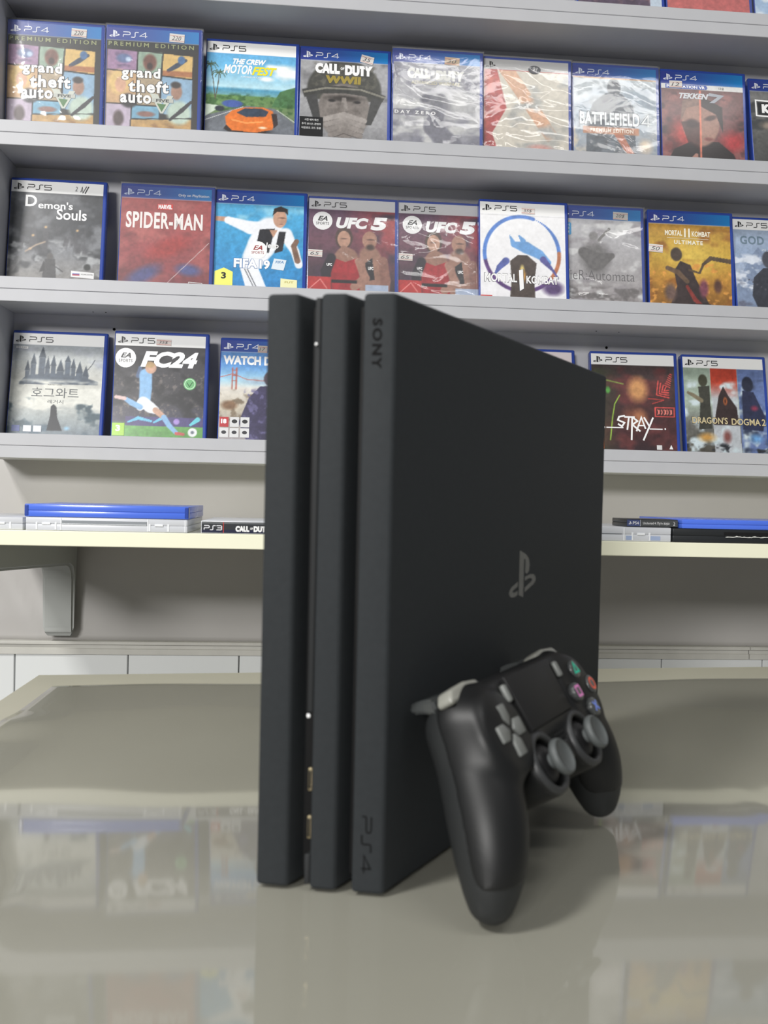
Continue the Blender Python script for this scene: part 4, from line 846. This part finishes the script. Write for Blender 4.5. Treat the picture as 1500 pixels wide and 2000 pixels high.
@cover
def three_panels():
    a = Art(22); a.grad([(0, (.55, .62, .55)), (80, (.62, .68, .62)), (110, (.40, .40, .38)), (170, (.26, .24, .20))]); a.poly([(44, 20), (86, 20), (88, 170), (46, 170)], (.70, .72, .74)); m = ((PX > 44) & (PX < 87))*np.clip((70-PY)/26, 0, 1); a.mix(m, (.72, .22, .14)); a.poly([(87, 20), (131, 20), (131, 170), (89, 170)], (.36, .44, .64)); a.cloud((.78, .84, .86), 18, 16, .52, 5, 40, 166); a.cloud((.20, .24, .34), 22, 18, .55, 5, 22, 166, 88, 140)
    a.ell(32, 42, 8, 11, (.24, .24, .18), .2); a.poly([(24, 52), (42, 50), (43, 118), (22, 120), (26, 80)], (.22, .22, .19)); a.limb([(8, 62, 5), (16, 66, 7), (28, 74, 8)], (.46, .42, .33)); a.poly([(46, 112), (56, 66), (64, 50), (72, 66), (84, 84), (86, 112)], (.20, .15, .15)); a.ell(66, 74, 4, 8, (.92, .46, .20), .7); a.ell(66, 74, 2, 5, (.20, .10, .08), .6); a.ell(103, 46, 10, 14, (.13, .15, .22), .2); a.poly([(94, 56), (112, 58), (128, 96), (124, 120), (92, 118)], (.15, .17, .28)); a.ell(112, 84, 8, 6, (.50, .18, .28), .7)
    a.ell(34, 132, 18, 10, (.80, .58, .26), .8); a.ell(66, 130, 9, 14, (.50, .28, .26), .7); a.ell(112, 132, 14, 10, (.36, .58, .80), .8); a.cloud((.15, .16, .18), 12, 8, .5, 6, 138); a.head5()
    L = logo5()
    for c, d in (((.18, .15, .12), .7), ((.80, .74, .58), 0)): L += text_shape("DRAGON'S", 12-d, 100-d, 56+2*d, 10.5+2*d, c, .02)+text_shape('DOGMA', 74-d, 101-d, 46+2*d, 10.5+2*d, c, .02)+text_shape('2', 122-d, 101-d, 6+2*d, 10.5+2*d, c, .02)
    return a, L, []
@cover
def dim_purple():
    a = Art(23); a.grad([(0, (.30, .26, .36)), (170, (.34, .28, .34))]); a.cloud((.46, .36, .40), 14, 10, .5, 6, 60); a.rect(112, 60, 18, 110, (.74, .80, .86)); a.head4(); return a, logo4(), []
@cover
def red_crew():
    a = Art(24); a.grad([(0, (.76, .34, .33)), (170, (.80, .38, .37))]); a.ell(14, 160, 10, 30, (.86, .80, .76), .7)
    for x in (36, 50, 64, 80, 98, 112): a.ell(x, 146, 4.5, 10, (.36, .24, .25), .4); a.rect(x-5, 150, 10, 18, (.34, .23, .25), .9)
    a.head4(); return a, logo4()+text_shape('WWW.ROCKSTAR.COM', 30, 161.5, 36, 2.6, WHT, .01)[:0], []
@cover
def ice_blue():
    a = Art(25); a.grad([(0, (.50, .66, .86)), (170, (.72, .82, .92))], vert=True); a.cloud((.90, .94, .97), 20, 16, .5, 5, 22); a.poly([(60, 170), (90, 140), (131, 120), (131, 170)], (.30, .32, .66)); a.head4(); return a, logo4(), []

# ------------------------------------------------------------------ game cases
case_body = box_mesh('case_body', 0, CW/1000, 0, CT/1000, 0, CH/1000, .0022, 3)
# the case: shell, hinge groove and a thumb notch on the right edge
def front3(x, y, lift): return (x/1000, -.00022-lift, (CH-y)/1000)
def art_mesh(a):
    v = np.stack([PX/1000, np.full_like(PX, -.00012), (CH-PY)/1000], -1).reshape(-1, 3); q = np.arange((PH-1)*PW).reshape(PH-1, PW)[:, :-1].ravel()
    Q = np.stack([q+PW, q+PW+1, q+1, q], 1).astype(np.int32)
    me = bpy.data.meshes.new('cover_print'); me.vertices.add(len(v)); me.vertices.foreach_set('co', v.astype(np.float32).ravel()); me.loops.add(Q.size); me.loops.foreach_set('vertex_index', Q.ravel())
    me.polygons.add(len(Q)); me.polygons.foreach_set('loop_start', (np.arange(len(Q))*4).astype(np.int32)); me.update(calc_edges=True)
    n1 = a.noise(9, 9, 3)-.5; n2 = a.noise(3.2, 3.2, 2)-.5; hd = (PY > 23)[..., None]
    g = a.a.mean(-1, keepdims=True); c = a.a*(1+hd*(n1*.26+n2*.22)[..., None]*(1-.85*np.clip(g-.35, 0, .65)/.65)); g = c.mean(-1, keepdims=True); c = .035+.955*(c*.92+g*.08)  # lifted blacks and dulled colours paint a reflected veil into the print
    c = np.clip(c, 0, 1); c = np.where(c <= .04045, c/12.92, ((c+.055)/1.055)**2.4); c = np.concatenate([c, np.ones(c.shape[:2]+(1,))], -1)
    at_ = me.color_attributes.new('Col', 'FLOAT_COLOR', 'POINT'); at_.data.foreach_set('color', c.astype(np.float32).ravel()); return me
CACHE = {}
def cover_meshes(nm):
    if nm not in CACHE:
        a, L, S = COVERS[nm]()
        CACHE[nm] = (art_mesh(a), (ink_mesh('header_logo', L[:6 if len(L) > 5 else len(L)], front3) if L else None), (ink_mesh('cover_lettering', L[6:], lambda x, y, l: front3(x, y, l+.00003)) if len(L) > 6 else None), ink_mesh('price_sticker', S, lambda x, y, l: front3(x, y, l+.0006)) if S else None)
    return CACHE[nm]
M_FILM = film_mat('shrink_film', 1.55, .10, (.985, .985, .985), (55, .42), .05)
def wrap_mesh(seed, loose):
    rng = np.random.RandomState(seed); nx, ny = 46, 58
    X, Y = np.meshgrid(np.linspace(-.0008, .1358, nx), np.linspace(-.0004, CH/1000+.0008, ny)); D_ = np.zeros_like(X)
    for k in range(int(9+loose*14)):     # long creases
        ang = rng.uniform(-.5, .5) if rng.rand() < .7 else rng.uniform(0, 3.1); cx = rng.uniform(0, .135); cy = rng.uniform(0, .17)
        t = (X-cx)*math.cos(ang)+(Y-cy)*math.sin(ang); n = -(X-cx)*math.sin(ang)+(Y-cy)*math.cos(ang)+.004*np.sin(t*60+k)
        D_ += rng.uniform(.3, 1)*np.exp(-(n/rng.uniform(.0025, .007))**2-(t/rng.uniform(.02, .06))**2)
    D_ *= .0010*loose; edge = np.minimum(np.minimum(X+.0008, .1358-X), np.minimum(Y+.0004, CH/1000+.0008-Y)); D_ *= np.clip(edge/.01, 0, 1)
    v = np.stack([X, -.0014-D_, Y], -1).reshape(-1, 3).tolist(); f = [(j*nx+i, j*nx+i+1, (j+1)*nx+i+1, (j+1)*nx+i) for j in range(ny-1) for i in range(nx-1)]
    rim = [j*nx+nx-1 for j in range(ny)]+[(ny-1)*nx+i for i in range(nx-2, -1, -1)]; b = len(v)      # film folds back over the right edge and the top
    v += [(p[0], CT/1000*.7, p[2]) for p in (v[k] for k in rim)]
    f += [(rim[k], b+k, b+k+1, rim[k+1]) for k in range(len(rim)-1)]
    return mesh_py('plastic_wrap', v, f)
LEAN = math.radians(11.3)
def game_case(nm, row, x, label, grp, wrap=0., yaw=0., yoff=0., lean=LEAN, seed=0):
    z = ROW_B[row]+BT
    c = empty('game_case', (x, 1.3195+yoff, Zc(z+.0004)+CT/1000*math.sin(lean))); c.rotation_euler = (-lean, 0, yaw)
    tag(c, label, 'game case', grp)
    body = link('case_body', case_body, c, M_BLUE)
    am, hm_, lm, sm_ = cover_meshes(nm)
    p = link('cover_print', am, c, M_PRINT)
    if hm_: link('header_logo', hm_, p, M_PRINT)['kind'] = 'stuff'
    if lm: link('cover_lettering', lm, p, M_PRINT)['kind'] = 'stuff'
    if sm_: link('price_sticker', sm_, c, M_PAPER)
    if wrap: link('plastic_wrap', wrap_mesh(seed+int(x*1000) % 97+row*7, wrap), c, M_FILM, True)
    return c
G1, G2, G3, G0 = 'game cases on the upper row', 'game cases on the middle row', 'game cases on the lower row', 'game cases on the topmost row'
game_case('collage', 1, -.4380, 'shrink wrapped game case with picture grid cover, touching the shelf side panel', G1, .9, .004, -.010, math.radians(2.6), seed=3)
game_case('collage', 1, -.3015, 'shrink wrapped game case with picture grid cover, beside the orange car cover', G1, .7, 0, -.012, math.radians(2.5), seed=8)
game_case('beach_car', 1, -.1640, 'game case with an orange sports car and palm trees on the cover', G1, 0, .006, -.002, math.radians(6.5))
game_case('helmet', 1, -.0290, 'game case with a grey helmeted soldier on the cover', G1, 0, 0, 0, math.radians(7.3))
game_case('grey_haze', 1, .1065, 'game case with a washed out grey and lavender cover under wrinkled film', G1, .7, 0, -.009, math.radians(6.5), seed=5)
game_case('red_glare', 1, .2418, 'game case with a red cover, pale glare painted on, behind badly creased film', G1, 1.6, 0, -.001, math.radians(6.3), seed=11)
game_case('soldier', 1, .3780, 'game case with a pale blue grey cover and an orange title band', G1, .4, 0, 0, math.radians(7), seed=2)
game_case('red_split', 1, .5145, 'game case with a dark red smoky cover split by a glowing line', G1, 0, 0, 0, math.radians(7.5))
game_case('dark_block', 1, .6585, 'game case with a charcoal cover and a white framed black box', G1)
game_case('storm', 2, -.4365, 'game case with a stormy charcoal cover and white two line title', G2, 0, .02, -.004, math.radians(8))
game_case('plain_red', 2, -.2820, 'game case with a dull red cover and tall white title, dark blue top band', G2, .45, .01, -.004, math.radians(8.3), seed=21)
game_case('footballer_blue', 2, -.1480, 'game case with a footballer in white on a bright blue cover', G2, 0, 0, 0, math.radians(9))
game_case('fighters', 2, -.0125, 'purple and red game case with two fighters, beside the bright blue cover', G2, .45, seed=9)
game_case('fighters', 2, .1210, 'purple and red game case with two fighters, beside the white ring cover', G2, 1.3, seed=4)
game_case('white_ring', 2, .2400, 'white game case with a large blue ring on the cover', G2, 0, 0, -.0165, math.radians(9.5))
game_case('pale_ruin', 2, .3600, 'game case with a pale grey washed out cover and a cyan label', G2, 1.0, 0, -.004, math.radians(8), seed=14)
game_case('gold_battle', 2, .5010, 'game case with a golden battle scene cover', G2, 0, 0, 0, math.radians(7.5))
game_case('snow_peak', 2, .6385, 'game case with a snowy blue mountain cover and dark figure', G2)
game_case('misty_towers', 3, -.4345, 'game case with misty castle towers on the cover', G3, 0, .02)
game_case('footballer_night', 3, -.2860, 'game case with a footballer in sky blue before a dark crowd', G3, 0, .012, -.010, math.radians(8))
game_case('bridge_city', 3, -.1370, 'game case with a red bridge under a blue sky on the cover', G3)
game_case('pale_pink', 3, .2630, 'game case with a pale pink cover, mostly hidden behind the console', G3)
game_case('neon_alley', 3, .4200, 'game case with a dark brown cover and red neon arrow', G3, 0, -.04)
game_case('three_panels', 3, .5655, 'game case with a cover of three tall panels and gold title', G3)
game_case('dim_purple', 0, .3800, 'game case with a dim purple cover', G0)
game_case('red_crew', 0, .5170, 'game case with a salmon red cover and small dark figures', G0, .5, seed=6)
game_case('ice_blue', 0, .6540, 'game case with an icy blue cover', G0, .7, seed=16)

# ------------------------------------------------------------------ cases lying on the cream shelf
SHZ = Zc(SH_T)+.0002
def flat_case(nm, x0, y0, z0, wd, dp, th, label, body_m, grp='game cases lying flat on the cream shelf', yaw=0.):
    c = empty(nm, (x0, y0, z0), yaw); tag(c, label, 'game case', grp)
    o = auto_smooth(link('tray', box_mesh('tray', 0, wd, 0, dp, 0, th*.498, .0007, 2), c, body_m), 40)
    o = auto_smooth(link('lid', box_mesh('lid', 0, wd, 0, dp, th*.502, th, .0007, 2), c, body_m), 40)
    return c
def latch(c, x, th, m):
    box('latch', x-.011, x-.009, -.0004, .001, .001, th*.62, m, c, .0002, 1); box('latch', x+.009, x+.011, -.0004, .001, .001, th*.62, m, c, .0002, 1)
    box('latch', x-.0045, x+.0045, -.0009, .001, th*.44, th*.60, m, c, .0003, 1)
def spine_print(c, shapes, th):
    me = ink_mesh('spine_print', shapes, lambda x, y, l: (x/1000, -.0003-l, th-y/1000)); o = link('spine_print', me, c, M_PRINT); o['kind'] = 'stuff'; return o
c = flat_case('game_case', -.4795, .999, SHZ, .171, .135, .0135, 'whitish clear empty game case lying beside the case stack with blue case', M_CLEAR); latch(c, .148, .0135, M_CLEAR2)
c = flat_case('game_case', -.3045, .996, SHZ, .1715, .135, .0145, 'frosted clear game case lying under the bright blue case', M_CLEAR)
latch(c, .0215, .0145, M_CLEAR2); latch(c, .141, .0145, M_CLEAR2)
box('disc_slot', .038, .128, -.0004, .001, .0068, .0112, mat('slot_grey', (.52, .54, .56), .4), c, .0002, 1); box('slot_edge', .038, .128, -.0006, .001, .0074, .0079, M_CLEAR2, c, .0001, 1)
for x in (.0365, .1285, .1685): box('rib', x, x+.0012, -.0004, .001, .0006, .0139, M_CLEAR2, c, .0002, 1)
c = flat_case('game_case', -.3055, .995, SHZ+.0148, .1735, .135, .0135, 'bright blue game case lying on top of a frosted clear case', M_BLUE2)
for x in (.0, .1695): box('end_cap', x-.0003, x+.0043, -.0004, .010, .0006, .0129, M_BLUE, c, .001, 2)
c = flat_case('game_case', -.1186, .997, SHZ, .1715, .135, .0138, 'dark spined game case lying beside the console, red line on its spine', M_CLEAR)
sp = rect(.8, .8, 170, 12.2, (.16, .17, .19))+rect(.8, 9.6, 170, 3.4, (.09, .11, .22))+rect(.8, .8, 170, 2.2, (.38, .39, .40))+station_word(3.5, 5.2, 19, 4.6, '3', (.90, .90, .92), .9)+rect(24, 1, .7, 12, (.80, .25, .22))+text_shape('CALL', 37.5, 5, 15, 6.6, WHT, .08)+text_shape('OF', 53.4, 6.6, 3, 2.4, WHT, .04)+text_shape('DUTY', 57.2, 5, 17.5, 6.6, WHT, .08)
spine_print(c, sp, .0138)
c = flat_case('game_case', .2385, .997, SHZ, .1725, .135, .0160, 'milky clear game case with a latch, lying behind the console edge', M_CLEAR)
latch(c, .1375, .016, M_CLEAR2); box('rib', .1170, .1184, -.0004, .001, .0006, .0154, M_CLEAR2, c, .0002, 1); box('slot_edge', .02, .115, -.0006, .001, .0082, .0088, mat('slot_grey', (.52, .54, .56), .4), c, .0001, 1)
box('paper_insert', .120, .1285, -.0003, .0006, .0015, .0062, mat('pale_blue_paper', (.62, .68, .80), .6), c, 0, 1); box('paper_insert', .1465, .160, -.0003, .0006, .0015, .0062, mat('pale_blue_paper', (.62, .68, .80), .6), c, 0, 1)
c = flat_case('game_case', .3610, 1.003, SHZ+.0163, .0605, .05, .0090, 'small dark case with white spine lettering lying on the milky clear case', M_DARKC)
sp = rect(.3, .4, 15.5, 7.4, (.26, .30, .46))+rect(16, .4, 44, 7.4, (.28, .29, .29))+rect(15.6, .4, .5, 7.4, (.7, .72, .75))+station_logo(2.2, 2.2, 3.6, 3.6, WHT)+text_shape('PS4', 7, 2.4, 7, 3.4, WHT, .0)+text_shape('Uncharted 4: Путь вора', 19, 2.6, 31, 3.6, WHT, .0)+stroke([(55, 2), (56.5, 4), (55, 6.2), (57, 6.4)], .6, (.8, .8, .8))
spine_print(c, sp, .0086)
c = flat_case('game_case', .4130, .996, SHZ, .1735, .135, .0155, 'black split edge case lying under a blue case', M_DARKC)
v = [(k*.0022, -.0005, .0062+.0009*random.random()) for k in range(48)]; v2 = [(p[0], -.0005, p[2]+.0006+.0009*random.random()) for p in v]; n = len(v)
me = mesh_py('torn_label', [(p[0]+.062, p[1], p[2]) for p in v+v2], [(i, i+1, n+i+1, n+i) for i in range(n-1)]); link('torn_label', me, c, mat('torn_white_paper', (.82, .82, .80), .7))
box('slot_recess', .060, .165, -.0003, .001, .0088, .0125, M_BLACK2, c, .0002, 1)
c = flat_case('game_case', .4235, .996, SHZ+.0158, .1715, .135, .0105, 'blue game case lying on top of the black split edge case', M_BLUE2)
